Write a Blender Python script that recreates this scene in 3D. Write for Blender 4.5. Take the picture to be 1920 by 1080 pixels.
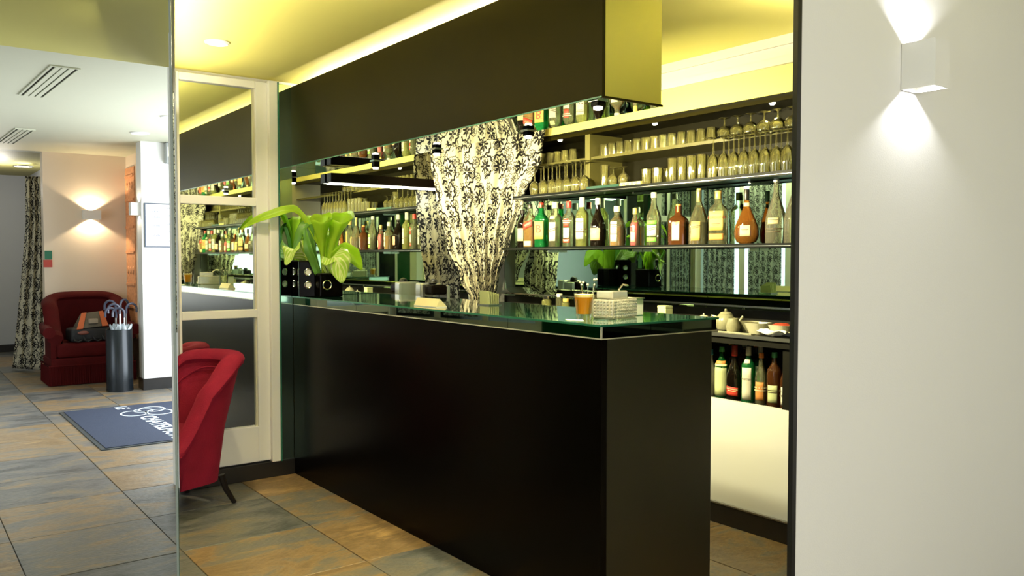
import bpy, bmesh, math, random
from mathutils import Vector, Matrix
random.seed(7)
for o in list(bpy.data.objects): bpy.data.objects.remove(o)
SC = bpy.context.scene
COL = SC.collection
PI = math.pi

# ------------------------------------------------------------------ camera, world, light, exposure
cam = bpy.data.objects.new('camera', bpy.data.cameras.new('camera')); COL.objects.link(cam)
cam.location = (0, 0, 1.40)
cam.rotation_euler = (math.radians(90 - 2.08), 0, math.radians(-36.9))
cam.data.sensor_width = 36.0
cam.data.lens = 36.0 * 1565 / 1920
cam.data.clip_start = 0.02
SC.camera = cam
w = bpy.data.worlds.new('world'); SC.world = w; w.use_nodes = True
w.node_tree.nodes['Background'].inputs[0].default_value = (0.72, 0.85, 1.0, 1)
w.node_tree.nodes['Background'].inputs[1].default_value = 0.8
SC.view_settings.view_transform = 'Standard'
SC.view_settings.look = 'None'
SC.view_settings.gamma = 1.0
SC.view_settings.exposure = 0.9
try:
    SC.view_settings.use_curve_mapping = False
    SC.cycles.max_bounces = 11; SC.cycles.glossy_bounces = 8; SC.cycles.transparent_max_bounces = 28
    SC.cycles.transmission_bounces = 8; SC.cycles.diffuse_bounces = 5
    SC.cycles.caustics_reflective = False; SC.cycles.caustics_refractive = False
    SC.cycles.sample_clamp_indirect = 6.0
except Exception:
    pass

def light(name, kind, loc, energy, color, target=None, size=None, size_y=None, spot=None, blend=0.4, rad=0.02, spread=None):
    l = bpy.data.lights.new(name, kind); l.energy = energy; l.color = color
    if kind == 'AREA':
        l.shape = 'RECTANGLE'; l.size = size; l.size_y = size_y if size_y else size
        if spread: l.spread = math.radians(spread)
    else:
        l.shadow_soft_size = rad
    if kind == 'SPOT':
        l.spot_size = math.radians(spot); l.spot_blend = blend
    o = bpy.data.objects.new(name, l); COL.objects.link(o); o.location = loc
    if target is not None:
        d = Vector(target) - Vector(loc)
        o.rotation_euler = d.to_track_quat('-Z', 'Y').to_euler()
    return o
DAY = (0.86, 0.93, 1.0); WARM = (1.0, 0.89, 0.62); YEL = (1.0, 0.90, 0.50)
# daylight through the windows of the left wall, behind the camera, and of the entrance side of the lobby
light('daylight_left_window', 'AREA', (-2.90, 7.2, 1.55), 30, DAY, (0, 7.2, 1.3), 2.6, 2.0)
light('daylight_left_window', 'AREA', (-2.90, 1.0, 1.55), 18, DAY, (0, 1.0, 1.3), 3.4, 2.0)
light('daylight_front_window', 'AREA', (0.6, -2.40, 1.6), 40, (1.0, 0.96, 0.9), (0.6, 0, 1.4), 3.0, 1.8)
light('daylight_entrance', 'AREA', (3.10, 7.4, 1.3), 100, DAY, (0, 7.4, 0.9), 2.6, 2.2)

# ------------------------------------------------------------------ materials
MATS = {}
def nt(m): return m.node_tree.nodes, m.node_tree.links
def mat(name, color, rough=0.5, metal=0.0, var=0.06, scale=6.0, bump=0.0, bscale=80.0, spec=0.5, sheen=0.0, coat=0.0, emit=None, es=0.0, sss=0.0):
    if name in MATS: return MATS[name]
    m = bpy.data.materials.new(name); m.use_nodes = True; N, L = nt(m)
    b = N['Principled BSDF']
    b.inputs['Roughness'].default_value = rough; b.inputs['Metallic'].default_value = metal
    b.inputs['Specular IOR Level'].default_value = spec
    b.inputs['Sheen Weight'].default_value = sheen
    b.inputs['Coat Weight'].default_value = coat
    tc = N.new('ShaderNodeTexCoord'); no = N.new('ShaderNodeTexNoise')
    no.inputs['Scale'].default_value = scale; no.inputs['Detail'].default_value = 5
    L.new(tc.outputs['Object'], no.inputs['Vector'])
    mx = N.new('ShaderNodeMix'); mx.data_type = 'RGBA'
    c = Vector(color)
    mx.inputs[6].default_value = (*(c * (1 - var)), 1); mx.inputs[7].default_value = (*[min(1, v * (1 + var)) for v in c], 1)
    L.new(no.outputs['Fac'], mx.inputs[0]); L.new(mx.outputs[2], b.inputs['Base Color'])
    if emit:
        b.inputs['Emission Color'].default_value = (*emit, 1); b.inputs['Emission Strength'].default_value = es
    if bump:
        n2 = N.new('ShaderNodeTexNoise'); n2.inputs['Scale'].default_value = bscale; n2.inputs['Detail'].default_value = 4
        L.new(tc.outputs['Object'], n2.inputs['Vector'])
        bp = N.new('ShaderNodeBump'); bp.inputs['Strength'].default_value = bump; bp.inputs['Distance'].default_value = 0.01
        L.new(n2.outputs['Fac'], bp.inputs['Height']); L.new(bp.outputs[0], b.inputs['Normal'])
    MATS[name] = m
    return m

def glass(name, tint=(1, 1, 1), body=0.0, bodycol=(1, 1, 1), rough=0.02, ior=1.5, refl=1.0):
    """thin clear glass: tinted see-through, a fresnel gloss, and a little scattering body"""
    if name in MATS: return MATS[name]
    m = bpy.data.materials.new(name); m.use_nodes = True; N, L = nt(m)
    N.remove(N['Principled BSDF'])
    out = N['Material Output']
    tr = N.new('ShaderNodeBsdfTransparent'); tr.inputs[0].default_value = (*tint, 1)
    df = N.new('ShaderNodeBsdfTranslucent'); df.inputs[0].default_value = (*bodycol, 1)
    d2 = N.new('ShaderNodeBsdfDiffuse'); d2.inputs[0].default_value = (*bodycol, 1)
    ms = N.new('ShaderNodeMixShader'); ms.inputs[0].default_value = 0.5
    L.new(df.outputs[0], ms.inputs[1]); L.new(d2.outputs[0], ms.inputs[2])
    m1 = N.new('ShaderNodeMixShader'); 
    no = N.new('ShaderNodeTexNoise'); no.inputs['Scale'].default_value = 14
    tc = N.new('ShaderNodeTexCoord'); L.new(tc.outputs['Object'], no.inputs['Vector'])
    mr = N.new('ShaderNodeMapRange'); mr.inputs[3].default_value = body * 0.75; mr.inputs[4].default_value = min(1, body * 1.25)
    L.new(no.outputs['Fac'], mr.inputs[0]); L.new(mr.outputs[0], m1.inputs[0])
    L.new(tr.outputs[0], m1.inputs[1]); L.new(ms.outputs[0], m1.inputs[2])
    gl = N.new('ShaderNodeBsdfGlossy'); gl.inputs['Roughness'].default_value = rough
    fr = N.new('ShaderNodeFresnel'); fr.inputs[0].default_value = ior
    mu = N.new('ShaderNodeMath'); mu.operation = 'MULTIPLY'; mu.inputs[1].default_value = refl; mu.use_clamp = True
    L.new(fr.outputs[0], mu.inputs[0])
    m2 = N.new('ShaderNodeMixShader'); L.new(mu.outputs[0], m2.inputs[0]); L.new(m1.outputs[0], m2.inputs[1]); L.new(gl.outputs[0], m2.inputs[2])
    L.new(m2.outputs[0], out.inputs[0])
    MATS[name] = m
    return m

def slate_mat():
    m = bpy.data.materials.new('slate_tile'); m.use_nodes = True; N, L = nt(m); b = N['Principled BSDF']
    tc = N.new('ShaderNodeTexCoord'); oi = N.new('ShaderNodeObjectInfo')
    mul = N.new('ShaderNodeVectorMath'); mul.operation = 'MULTIPLY'; mul.inputs[1].default_value = (37, 91, 13)
    cx = N.new('ShaderNodeCombineXYZ')
    for i in range(3): L.new(oi.outputs['Random'], cx.inputs[i])
    L.new(cx.outputs[0], mul.inputs[0])
    add = N.new('ShaderNodeVectorMath'); L.new(tc.outputs['Object'], add.inputs[0]); L.new(mul.outputs[0], add.inputs[1])
    mp = N.new('ShaderNodeMapping'); mp.inputs['Scale'].default_value = (1.5, 3.4, 1); mp.inputs['Rotation'].default_value = (0, 0, 0.25)
    L.new(add.outputs[0], mp.inputs[0])
    n1 = N.new('ShaderNodeTexNoise'); n1.inputs['Scale'].default_value = 1.6; n1.inputs['Detail'].default_value = 8; n1.inputs['Roughness'].default_value = 0.68; n1.inputs['Distortion'].default_value = 0.6
    L.new(mp.outputs[0], n1.inputs['Vector'])
    rr = N.new('ShaderNodeMapRange'); rr.inputs[3].default_value = -0.16; rr.inputs[4].default_value = 0.16
    L.new(oi.outputs['Random'], rr.inputs[0])
    ad = N.new('ShaderNodeMath'); L.new(n1.outputs['Fac'], ad.inputs[0]); L.new(rr.outputs[0], ad.inputs[1])
    cr = N.new('ShaderNodeValToRGB'); e = cr.color_ramp.elements
    e[0].position = 0.30; e[0].color = (0.06, 0.066, 0.068, 1)
    e[1].position = 0.80; e[1].color = (0.46, 0.30, 0.13, 1)
    for p, c in ((0.42, (0.14, 0.145, 0.145, 1)), (0.52, (0.19, 0.165, 0.125, 1)), (0.58, (0.30, 0.20, 0.10, 1)), (0.66, (0.20, 0.135, 0.07, 1))):
        k = e.new(p); k.color = c
    L.new(ad.outputs[0], cr.inputs[0]); L.new(cr.outputs[0], b.inputs['Base Color'])
    n2 = N.new('ShaderNodeTexNoise'); n2.inputs['Scale'].default_value = 22; n2.inputs['Detail'].default_value = 8; L.new(mp.outputs[0], n2.inputs['Vector'])
    bp = N.new('ShaderNodeBump'); bp.inputs['Strength'].default_value = 0.35; bp.inputs['Distance'].default_value = 0.008
    L.new(n2.outputs['Fac'], bp.inputs['Height']); L.new(bp.outputs[0], b.inputs['Normal'])
    rg = N.new('ShaderNodeMapRange'); rg.inputs[3].default_value = 0.24; rg.inputs[4].default_value = 0.52
    L.new(n2.outputs['Fac'], rg.inputs[0]); L.new(rg.outputs[0], b.inputs['Roughness'])
    b.inputs['Specular IOR Level'].default_value = 0.55
    return m

def damask_mat(name, ground, ink, s=9.0):
    """cream cloth printed with dark flowers, rings and scalloped scrolls, on the UVs of the cloth"""
    m = bpy.data.materials.new(name); m.use_nodes = True; N, L = nt(m); b = N['Principled BSDF']
    uv = N.new('ShaderNodeTexCoord')
    def math_(op, a, bb=None, clamp=False):
        n = N.new('ShaderNodeMath'); n.operation = op; n.use_clamp = clamp
        for i, v in enumerate((a, bb)):
            if v is None: continue
            if isinstance(v, (int, float)): n.inputs[i].default_value = v
            else: L.new(v, n.inputs[i])
        return n.outputs[0]
    def layer(scale, off, pet, r0, ring, ringw, rnd):
        mp = N.new('ShaderNodeMapping'); mp.inputs['Scale'].default_value = (scale, scale, 0); mp.inputs['Location'].default_value = (off, off * 1.7, 0)
        L.new(uv.outputs['UV'], mp.inputs[0])
        vo = N.new('ShaderNodeTexVoronoi'); vo.voronoi_dimensions = '2D'; vo.inputs['Scale'].default_value = 1; vo.inputs['Randomness'].default_value = rnd
        L.new(mp.outputs[0], vo.inputs['Vector'])
        su = N.new('ShaderNodeVectorMath'); su.operation = 'SUBTRACT'; L.new(mp.outputs[0], su.inputs[0]); L.new(vo.outputs['Position'], su.inputs[1])
        sp = N.new('ShaderNodeSeparateXYZ'); L.new(su.outputs[0], sp.inputs[0])
        th = math_('ARCTAN2', sp.outputs[1], sp.outputs[0])
        r = math_('SQRT', math_('ADD', math_('MULTIPLY', sp.outputs[0], sp.outputs[0]), math_('MULTIPLY', sp.outputs[1], sp.outputs[1])))
        pt = math_('ABSOLUTE', math_('COSINE', math_('MULTIPLY', th, pet / 2)))
        lim = math_('MULTIPLY', math_('ADD', math_('MULTIPLY', pt, 0.75), 0.25), r0)
        flower = math_('LESS_THAN', r, lim)
        eye = math_('GREATER_THAN', r, r0 * 0.18)
        flower = math_('MULTIPLY', flower, eye)
        wob = math_('MULTIPLY', math_('COSINE', math_('MULTIPLY', th, 11)), ringw * 0.7)
        rg = math_('LESS_THAN', math_('ABSOLUTE', math_('SUBTRACT', math_('ADD', r, wob), ring)), ringw)
        half = math_('GREATER_THAN', math_('SINE', math_('ADD', th, math_('MULTIPLY', r, 2.5))), -0.35)
        return math_('MAXIMUM', flower, math_('MULTIPLY', rg, half))
    a = layer(s, 0.3, 8, 0.30, 0.44, 0.045, 0.4)
    c = layer(s * 2.1, 5.1, 6, 0.30, 0.44, 0.05, 0.95)
    d = math_('MAXIMUM', a, math_('MULTIPLY', c, 0.85), True)
    mx = N.new('ShaderNodeMix'); mx.data_type = 'RGBA'; mx.inputs[6].default_value = (*ground, 1); mx.inputs[7].default_value = (*ink, 1)
    L.new(d, mx.inputs[0]); L.new(mx.outputs[2], b.inputs['Base Color'])
    b.inputs['Roughness'].default_value = 0.85
    tl = N.new('ShaderNodeBsdfTranslucent'); L.new(mx.outputs[2], tl.inputs[0])
    mxs = N.new('ShaderNodeMixShader'); mxs.inputs[0].default_value = 0.4; L.new(b.outputs[0], mxs.inputs[1]); L.new(tl.outputs[0], mxs.inputs[2]); L.new(mxs.outputs[0], N['Material Output'].inputs[0])
    MATS[name] = m
    return m

def velvet(name, c, sh=0.3):
    m = mat(name, c, 0.8, var=0.3, scale=9, bump=0.3, bscale=160, sheen=sh, spec=0.15)
    N, L = nt(m); b = N['Principled BSDF']
    b.inputs['Sheen Tint'].default_value = (*[min(1, v * 2.2 + .05) for v in c], 1); b.inputs['Sheen Roughness'].default_value = 0.4
    return m

M_white = mat('white_paint', (0.80, 0.79, 0.76), 0.55, var=0.02, scale=2, bump=0.05, bscale=200)
M_gloss_white = mat('white_gloss', (0.80, 0.80, 0.78), 0.3, var=0.02, scale=3)
M_cornice = mat('cornice_paint', (0.56, 0.54, 0.52), 0.5, var=0.03, scale=4)
M_yellow = mat('yellow_paint', (0.78, 0.72, 0.21), 0.6, var=0.03, scale=1.5, bump=0.04, bscale=150)
M_olive = mat('olive_paint', (0.36, 0.33, 0.12), 0.6, var=0.03, scale=1.5)
M_lobbyceil = mat('pale_ceiling', (0.60, 0.61, 0.46), 0.6, var=0.02, scale=1.5)
M_peach = mat('peach_wall', (0.78, 0.66, 0.52), 0.6, var=0.03, scale=1.2, bump=0.04, bscale=150)
M_grey = mat('grey_wall', (0.42, 0.43, 0.44), 0.6, var=0.03)
M_black = mat('black_lacquer', (0.0022, 0.0015, 0.0010), 0.26, var=0.2, scale=3, bump=0.02, bscale=40, spec=0.05)
M_blackend = mat('black_lacquer_end', (0.011, 0.010, 0.005), 0.42, var=0.2, scale=3, spec=0.4)  # same lacquer, lighter and glossier to carry the end's reflected light
M_blackmat = mat('black_board', (0.009, 0.0085, 0.006), 0.45, var=0.2, scale=6, spec=0.25)
M_shedge = mat('shelf_edge_black', (0.004, 0.005, 0.004), 0.4, var=0.1, spec=0.08)
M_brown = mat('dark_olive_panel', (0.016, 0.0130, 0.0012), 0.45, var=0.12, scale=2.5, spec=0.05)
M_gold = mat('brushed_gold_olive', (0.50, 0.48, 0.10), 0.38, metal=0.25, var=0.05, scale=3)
M_base = mat('black_skirting', (0.013, 0.012, 0.011), 0.3, var=0.3, scale=10)
M_mirror = mat('mirror_silver', (0.84, 0.89, 0.82), 0.012, metal=1.0, var=0.01)
M_gmirror = mat('green_mirror', (0.48, 0.68, 0.53), 0.015, metal=1.0, var=0.01)
M_smoke = mat('smoked_mirror', (0.13, 0.18, 0.14), 0.03, metal=1.0, var=0.02)
M_chrome = mat('chrome', (0.80, 0.80, 0.76), 0.15, metal=1.0, var=0.03)
M_steel = mat('brushed_steel', (0.55, 0.55, 0.53), 0.32, metal=1.0, var=0.05)
M_glassgreen = mat('green_glass_sheet', (0.010, 0.055, 0.030), 0.05, var=0.05, coat=0.6)
M_glassedge = mat('glass_edge', (0.02, 0.15, 0.09), 0.25, var=0.15, scale=20)
M_bead = mat('pale_bead', (0.62, 0.61, 0.54), 0.35, metal=0.3, var=0.04)  # bright reflection of the chrome bead put into a pale colour
M_shelf = mat('dark_glass_shelf', (0.006, 0.014, 0.009), 0.3, var=0.1, spec=0.03)
M_niche = mat('niche_olive_black', (0.008, 0.007, 0.002), 0.4, var=0.15, spec=0.12)
M_clear = glass('clear_glass', (0.94, 0.95, 0.86), body=0.11, bodycol=(0.98, 0.88, 0.34), refl=2.2)  # yellow body colour stands in for the lamp glow in clear glass
M_pane = glass('window_pane', (0.92, 0.97, 0.95), body=0.02, bodycol=(0.8, 0.9, 0.9))
M_slate = slate_mat()
M_grout = mat('grout', (0.13, 0.11, 0.085), 0.8, var=0.15, scale=30)
M_damask = damask_mat('damask_curtain', (0.80, 0.76, 0.60), (0.012, 0.010, 0.012), 5.2)
M_damask2 = damask_mat('damask_curtain_dark', (0.62, 0.66, 0.60), (0.012, 0.016, 0.014), 6.0)
M_red = velvet('crimson_velvet', (0.25, 0.011, 0.036))
M_dred = velvet('dark_red_velvet', (0.062, 0.002, 0.002), 0.05)
M_wood = mat('dark_wood', (0.012, 0.009, 0.008), 0.3, var=0.3)
M_lamp = mat('lamp_glow', (1, 0.95, 0.8), 0.5, emit=(1.0, 0.90, 0.62), es=9.0)
M_lampw = mat('tube_glow', (1, 1, 0.95), 0.5, emit=(1.0, 0.95, 0.80), es=4.0)
M_plast = mat('grey_plastic', (0.40, 0.42, 0.42), 0.4, var=0.05)
M_dark = mat('dark_slot', (0.03, 0.03, 0.02), 0.7, var=0.1)
M_ceramic = mat('cream_ceramic', (0.46, 0.44, 0.32), 0.25, var=0.06, scale=12)
M_paper = mat('white_paper', (0.80, 0.80, 0.74), 0.7, var=0.03)
M_ink = mat('black_ink', (0.02, 0.02, 0.02), 0.6)
M_navy = mat('navy_mat', (0.030, 0.042, 0.080), 0.92, var=0.35, scale=90, bump=0.5, bscale=400)
M_matedge = mat('rubber_edge', (0.030, 0.040, 0.045), 0.6)
M_matprint = mat('mat_print', (0.62, 0.68, 0.72), 0.9, var=0.15, scale=80)

# ------------------------------------------------------------------ mesh helpers
class MB:
    def __init__(s, off=(0, 0, 0)):
        s.v = []; s.f = []; s.uv = {}; s.o = Vector(off)
    def add(s, vs, fs):
        n = len(s.v); s.v += [tuple(Vector(p) - s.o) for p in vs]; s.f += [tuple(i + n for i in f) for f in fs]; return n
    def box(s, a, b, ):
        x0, y0, z0 = a; x1, y1, z1 = b
        vs = [(x0, y0, z0), (x1, y0, z0), (x1, y1, z0), (x0, y1, z0), (x0, y0, z1), (x1, y0, z1), (x1, y1, z1), (x0, y1, z1)]
        s.add(vs, [(3, 2, 1, 0), (4, 5, 6, 7), (0, 1, 5, 4), (1, 2, 6, 5), (2, 3, 7, 6), (3, 0, 4, 7)]); return s
    def prism(s, poly, z0, z1):
        """poly in xy, extruded in z"""
        n = len(poly)
        vs = [(x, y, z0) for x, y in poly] + [(x, y, z1) for x, y in poly]
        s.add(vs, [tuple(reversed(range(n))), tuple(range(n, 2 * n))] + [(i, (i + 1) % n, n + (i + 1) % n, n + i) for i in range(n)]); return s
    def hull(s, pts, fs): s.add(pts, fs); return s
    def lathe(s, prof, seg=20, sx=1.0, sy=1.0, sq=2.0, c=(0, 0, 0), caps=True, flip=None):
        vs = []; fs = []
        for r, z in prof:
            if flip is not None: z = flip - z
            for k in range(seg):
                a = 2 * PI * k / seg; ca, sa = math.cos(a), math.sin(a)
                if sq != 2.0:
                    q = (abs(ca) ** sq + abs(sa) ** sq) ** (-1 / sq)
                else: q = 1
                vs.append((c[0] + r * ca * q * sx, c[1] + r * sa * q * sy, c[2] + z))
        n = len(prof)
        for i in range(n - 1):
            for k in range(seg):
                f = (i * seg + k, i * seg + (k + 1) % seg, (i + 1) * seg + (k + 1) % seg, (i + 1) * seg + k)
                fs.append(f if flip is None else f[::-1])
        if caps:
            a = tuple(reversed(range(seg))); b = tuple(range((n - 1) * seg, n * seg))
            fs += [a, b] if flip is None else [a[::-1], b[::-1]]
        s.add(vs, fs); return s
    def tube(s, pts, r, seg=8, closed=False):
        pts = [Vector(p) for p in pts]; n = len(pts); rs = r if isinstance(r, (list, tuple)) else [r] * n
        vs = []; fs = []
        up = Vector((0, 0, 1)); prev = None
        for i, p in enumerate(pts):
            if closed: t = pts[(i + 1) % n] - pts[i - 1]
            else: t = pts[min(i + 1, n - 1)] - pts[max(i - 1, 0)]
            t.normalize()
            if prev is None:
                a = t.cross(up)
                if a.length < 1e-3: a = t.cross(Vector((1, 0, 0)))
            else: a = prev - t * prev.dot(t)
            a.normalize(); prev = a; bb = t.cross(a)
            for k in range(seg):
                th = 2 * PI * k / seg; vs.append(p + (a * math.cos(th) + bb * math.sin(th)) * rs[i])
        m = n if closed else n - 1
        for i in range(m):
            j = (i + 1) % n
            for k in range(seg): fs.append((i * seg + k, i * seg + (k + 1) % seg, j * seg + (k + 1) % seg, j * seg + k))
        if not closed: fs += [tuple(reversed(range(seg))), tuple(range((n - 1) * seg, n * seg))]
        s.add(vs, fs); return s
    def grid(s, fn, nu, nv, closed_u=False):
        vs = [fn(i / (nu - (0 if closed_u else 1)), j / (nv - 1)) for j in range(nv) for i in range(nu)]
        fs = []
        base = len(s.v)
        for j in range(nv - 1):
            for i in range(nu if closed_u else nu - 1):
                fs.append((j * nu + i, j * nu + (i + 1) % nu, (j + 1) * nu + (i + 1) % nu, (j + 1) * nu + i))
        s.add(vs, fs)
        for j in range(nv):
            for i in range(nu): s.uv[base + j * nu + i] = (i / (nu - 1), j / (nv - 1))
        return s
    def sphere(s, c, r, seg=14, ring=8):
        rx, ry, rz = r if isinstance(r, (tuple, list)) else (r, r, r)
        prof = [(max(1e-4, math.sin(PI * i / ring)), -math.cos(PI * i / ring)) for i in range(ring + 1)]
        vs = []; fs = []
        for q, z in prof:
            for k in range(seg): vs.append((c[0] + q * rx * math.cos(2 * PI * k / seg), c[1] + q * ry * math.sin(2 * PI * k / seg), c[2] + z * rz))
        for i in range(ring):
            for k in range(seg): fs.append((i * seg + k, i * seg + (k + 1) % seg, (i + 1) * seg + (k + 1) % seg, (i + 1) * seg + k))
        s.add(vs, fs); return s
    def build(s, name, m, parent=None, smooth=False, bevel=0, bseg=2, solid=0, subd=0, uvs=None, origin=False):
        vs = s.v
        loc = Vector((0, 0, 0))
        if origin:
            lo = Vector([min(v[i] for v in vs) for i in range(3)]); hi = Vector([max(v[i] for v in vs) for i in range(3)])
            loc = Vector(((lo.x + hi.x) / 2, (lo.y + hi.y) / 2, lo.z)); vs = [tuple(Vector(v) - loc) for v in vs]
        me = bpy.data.meshes.new(name); me.from_pydata(vs, [], s.f); me.validate()
        if uvs is not None and s.uv:
            l = me.uv_layers.new(name='UVMap')
            for lp in me.loops:
                u = s.uv.get(lp.vertex_index, (0, 0)); l.data[lp.index].uv = (u[0] * uvs[0], u[1] * uvs[1])
        if bevel:
            bm = bmesh.new(); bm.from_mesh(me); bmesh.ops.remove_doubles(bm, verts=bm.verts, dist=1e-5)
            ed = [e for e in bm.edges if len(e.link_faces) == 2 and e.calc_face_angle(0) > 0.5]
            bmesh.ops.bevel(bm, geom=ed, offset=bevel, segments=bseg, profile=0.6, affect='EDGES', clamp_overlap=True)
            bm.to_mesh(me); bm.free()
        if smooth:
            me.polygons.foreach_set('use_smooth', [True] * len(me.polygons))
            try: me.set_sharp_from_angle(angle=math.radians(40))
            except Exception: pass
        me.materials.append(m)
        o = bpy.data.objects.new(name, me); COL.objects.link(o)
        if parent: o.parent = parent
        if origin: o.location = loc
        if solid:
            md = o.modifiers.new('thickness', 'SOLIDIFY'); md.thickness = solid; md.offset = 0
        if subd:
            md = o.modifiers.new('smooth', 'SUBSURF'); md.levels = subd; md.render_levels = subd
        return o

def tag(o, label=None, cat=None, group=None, kind=None):
    if label: o['label'] = label
    if cat: o['category'] = cat
    if group: o['group'] = group
    if kind: o['kind'] = kind
    return o
def thing(name, label, cat, loc=(0, 0, 0), rz=0, group=None):
    o = bpy.data.objects.new(name, None); COL.objects.link(o); o.empty_display_size = 0.1
    o.location = loc; o.rotation_euler = (0, 0, rz)
    return tag(o, label, cat, group)
def dup(root, loc, rz=None, label=None, group=None):
    def cp(o, par):
        c = o.copy(); COL.objects.link(c); c.parent = par
        for ch in list(o.children): cp(ch, c)
        return c
    r = cp(root, None); r.location = loc
    if rz is not None: r.rotation_euler = (0, 0, rz)
    if label: r['label'] = label
    if group: r['group'] = group
    return r
def struct(o, label, cat=None):
    tag(o, label, cat, kind='structure'); return o
def B(name, a, b, m, parent=None, bevel=0.0, off=(0, 0, 0), origin=False):
    return MB(off).box(a, b).build(name, m, parent, bevel=bevel, origin=origin)
def text_geo(body, size, bold=0.0):
    cu = bpy.data.curves.new('lettering', 'FONT'); cu.body = body; cu.size = size; cu.align_x = 'CENTER'; cu.align_y = 'CENTER'
    cu.resolution_u = 2; cu.offset = bold
    o = bpy.data.objects.new('lettering', cu); COL.objects.link(o)
    bpy.context.view_layer.update()
    me = bpy.data.meshes.new_from_object(o)
    vs = [v.co.copy() for v in me.vertices]; fs = [tuple(p.vertices) for p in me.polygons]
    bpy.data.objects.remove(o); bpy.data.meshes.remove(me)
    return vs, fs

# ------------------------------------------------------------------ setting: floor and ceilings
CEIL = 2.525; LC = 2.62; YE = 5.2; W = 3.70
fl = B('floor', (-3.2, -2.7, -0.12), (4.4, 15.0, -0.006), M_grout)
struct(fl, 'brown and grey slate tiled floor', 'floor')
T = 0.642; tb = MB().box((-T / 2 + .0022, -T / 2 + .0022, -0.010), (T / 2 - .0022, T / 2 - .0022, 0))
t0 = tb.build('tile', M_slate, fl, bevel=0.0015, bseg=1)
first = True
for i in range(-3, 6):
    for j in range(-3, 19):
        cx = 0.465 + T * (i + .5); cy = 3.45 + T * (j + .5)
        if j < 0 and i < 1: continue
        if cx < cy * 0.105 - 0.75: continue
        if cx > 3.6 : continue
        if first: o = t0; first = False
        else: o = t0.copy(); COL.objects.link(o)
        o.location = (cx, cy, random.uniform(-0.0012, 0.0004)); o.rotation_euler = (0, 0, random.choice((0, PI / 2 * 2)))
c1 = B('ceiling', (-3.2, -2.7, CEIL), (4.4, YE, LC + .15), M_yellow); struct(c1, 'yellow painted ceiling over the bar', 'ceiling')
c2 = B('ceiling', (-3.2, YE, LC), (4.4, 11.12, LC + .15), M_lobbyceil); struct(c2, 'pale ceiling over the lobby with slot vents', 'ceiling')
c3 = B('ceiling', (-3.2, 11.12, LC), (4.4, 15.0, LC + .15), M_olive); struct(c3, 'olive ceiling over the far passage', 'ceiling')

# ------------------------------------------------------------------ setting: walls
# right wall with the sconce: thin front leaf with a dark edge, its core set back
wr = MB().prism([(1.915, 1.300), (4.2, 1.300), (4.2, 1.42), (2.15, 1.42), (2.0, 1.315), (1.915, 1.315)], 0, CEIL).build('wall_right', M_white)
struct(wr, 'plain white wall with sconce nearest the camera', 'wall')
B('edge_trim', (1.898, 1.298, 0), (1.915, 1.312, CEIL), M_base, wr)
bmr = B('wall_mirror', (2.25, 1.421, 0.9), (3.47, 1.429, 2.40), M_mirror); tag(bmr, 'added mirror on the bar side of the near white wall', 'mirror')  # added mirror, sends the bottle shelf back into the door panes
# partition running from beside the camera to the mirrored door
A = Vector((0.527, 1.98, 0)); D = Vector((0.2573, 0.9663, 0)); NR = Vector((0.9663, -0.2573, 0))
def PT(s, n, z): return A + D * s + NR * n + Vector((0, 0, z))
def pbox(name, s0, s1, n0, n1, z0, z1, m, parent):
    vs = [PT(s0, n0, z0), PT(s0, n1, z0), PT(s1, n1, z0), PT(s1, n0, z0), PT(s0, n0, z1), PT(s0, n1, z1), PT(s1, n1, z1), PT(s1, n0, z1)]
    b = MB(); b.add(vs, [(3, 2, 1, 0), (4, 5, 6, 7), (0, 1, 5, 4), (1, 2, 6, 5), (2, 3, 7, 6), (3, 0, 4, 7)])
    return b.build(name, m, parent)
SE = 3.33
wp = pbox('wall_middle', 0.004, 2.0, -0.005, 0, 0, CEIL, M_white, None); struct(wp, 'slim partition edge between the lobby and the bar', 'wall')
pbox('lower_panel', 2.0, SE, -0.009, 0, 0, 1.0, M_white, wp)
pbox('top_rail', 2.0, SE, -0.009, 0, 2.40, CEIL, M_white, wp)
pbox('edge_trim', 0.0, 0.004, -0.005, 0, 0, CEIL, mat('pale_edge', (.20, .24, .22), .4), wp)
for s in (2.0, 2.42, 2.84, 3.26): pbox('mullion', s, s + .05, -0.012, 0.002, 1.0, 2.40, M_gloss_white, wp)
for s in (2.05, 2.47, 2.89): pbox('pane', s, s + .37, -0.006, -0.003, 1.0, 2.40, M_pane, wp)
for s in (2.50, 2.93):
    def pc(u, v, s=s):
        q = PT(s + .30 * u, .004 + .004 * math.sin(u * 40), 1.02 + 1.36 * v); return q
    MB().grid(pc, 40, 4).build('flat_curtain', M_damask2, wp, smooth=True, uvs=(.9, 2.2))
pbox('green_panel', 0.1, 2.0, 0.0002, 0.0012, 0, 2.23, mat('dark_green_gloss', (0.008, 0.060, 0.022), 0.2, var=.3, scale=2), wp)  # added panel, unseen, gives the long mirror dark green to reflect
# added cove ledge and light strip on the partition, put in to brighten the ceiling
pbox('added_cove_ledge', 0.9, 3.25, 0.0005, .012, 2.235, 2.245, M_gloss_white, wp)
pbox('added_cove_strip', 0.95, 3.20, 0.001, .010, 2.2455, 2.249, M_lampw, wp)
cl_ = light('added_cove_fill', 'AREA', PT(2.08, .007, 2.252), 11, WARM, PT(2.08, .30, 3.2), 2.2, 0.012)
cl_.rotation_euler = Matrix((D.cross(Vector((-.3 * NR.x, -.3 * NR.y, -1)).normalized()).normalized() , D, Vector((-.3 * NR.x, -.3 * NR.y, -1)).normalized())).transposed().to_euler()
cl_.data.size = 0.012; cl_.data.size_y = 2.2
# end wall behind the bar
we = B('wall_end', (1.40, YE, 0), (4.4, YE + .16, LC), M_white); struct(we, 'end wall behind the bar, hidden by mirrors', 'wall')
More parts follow.
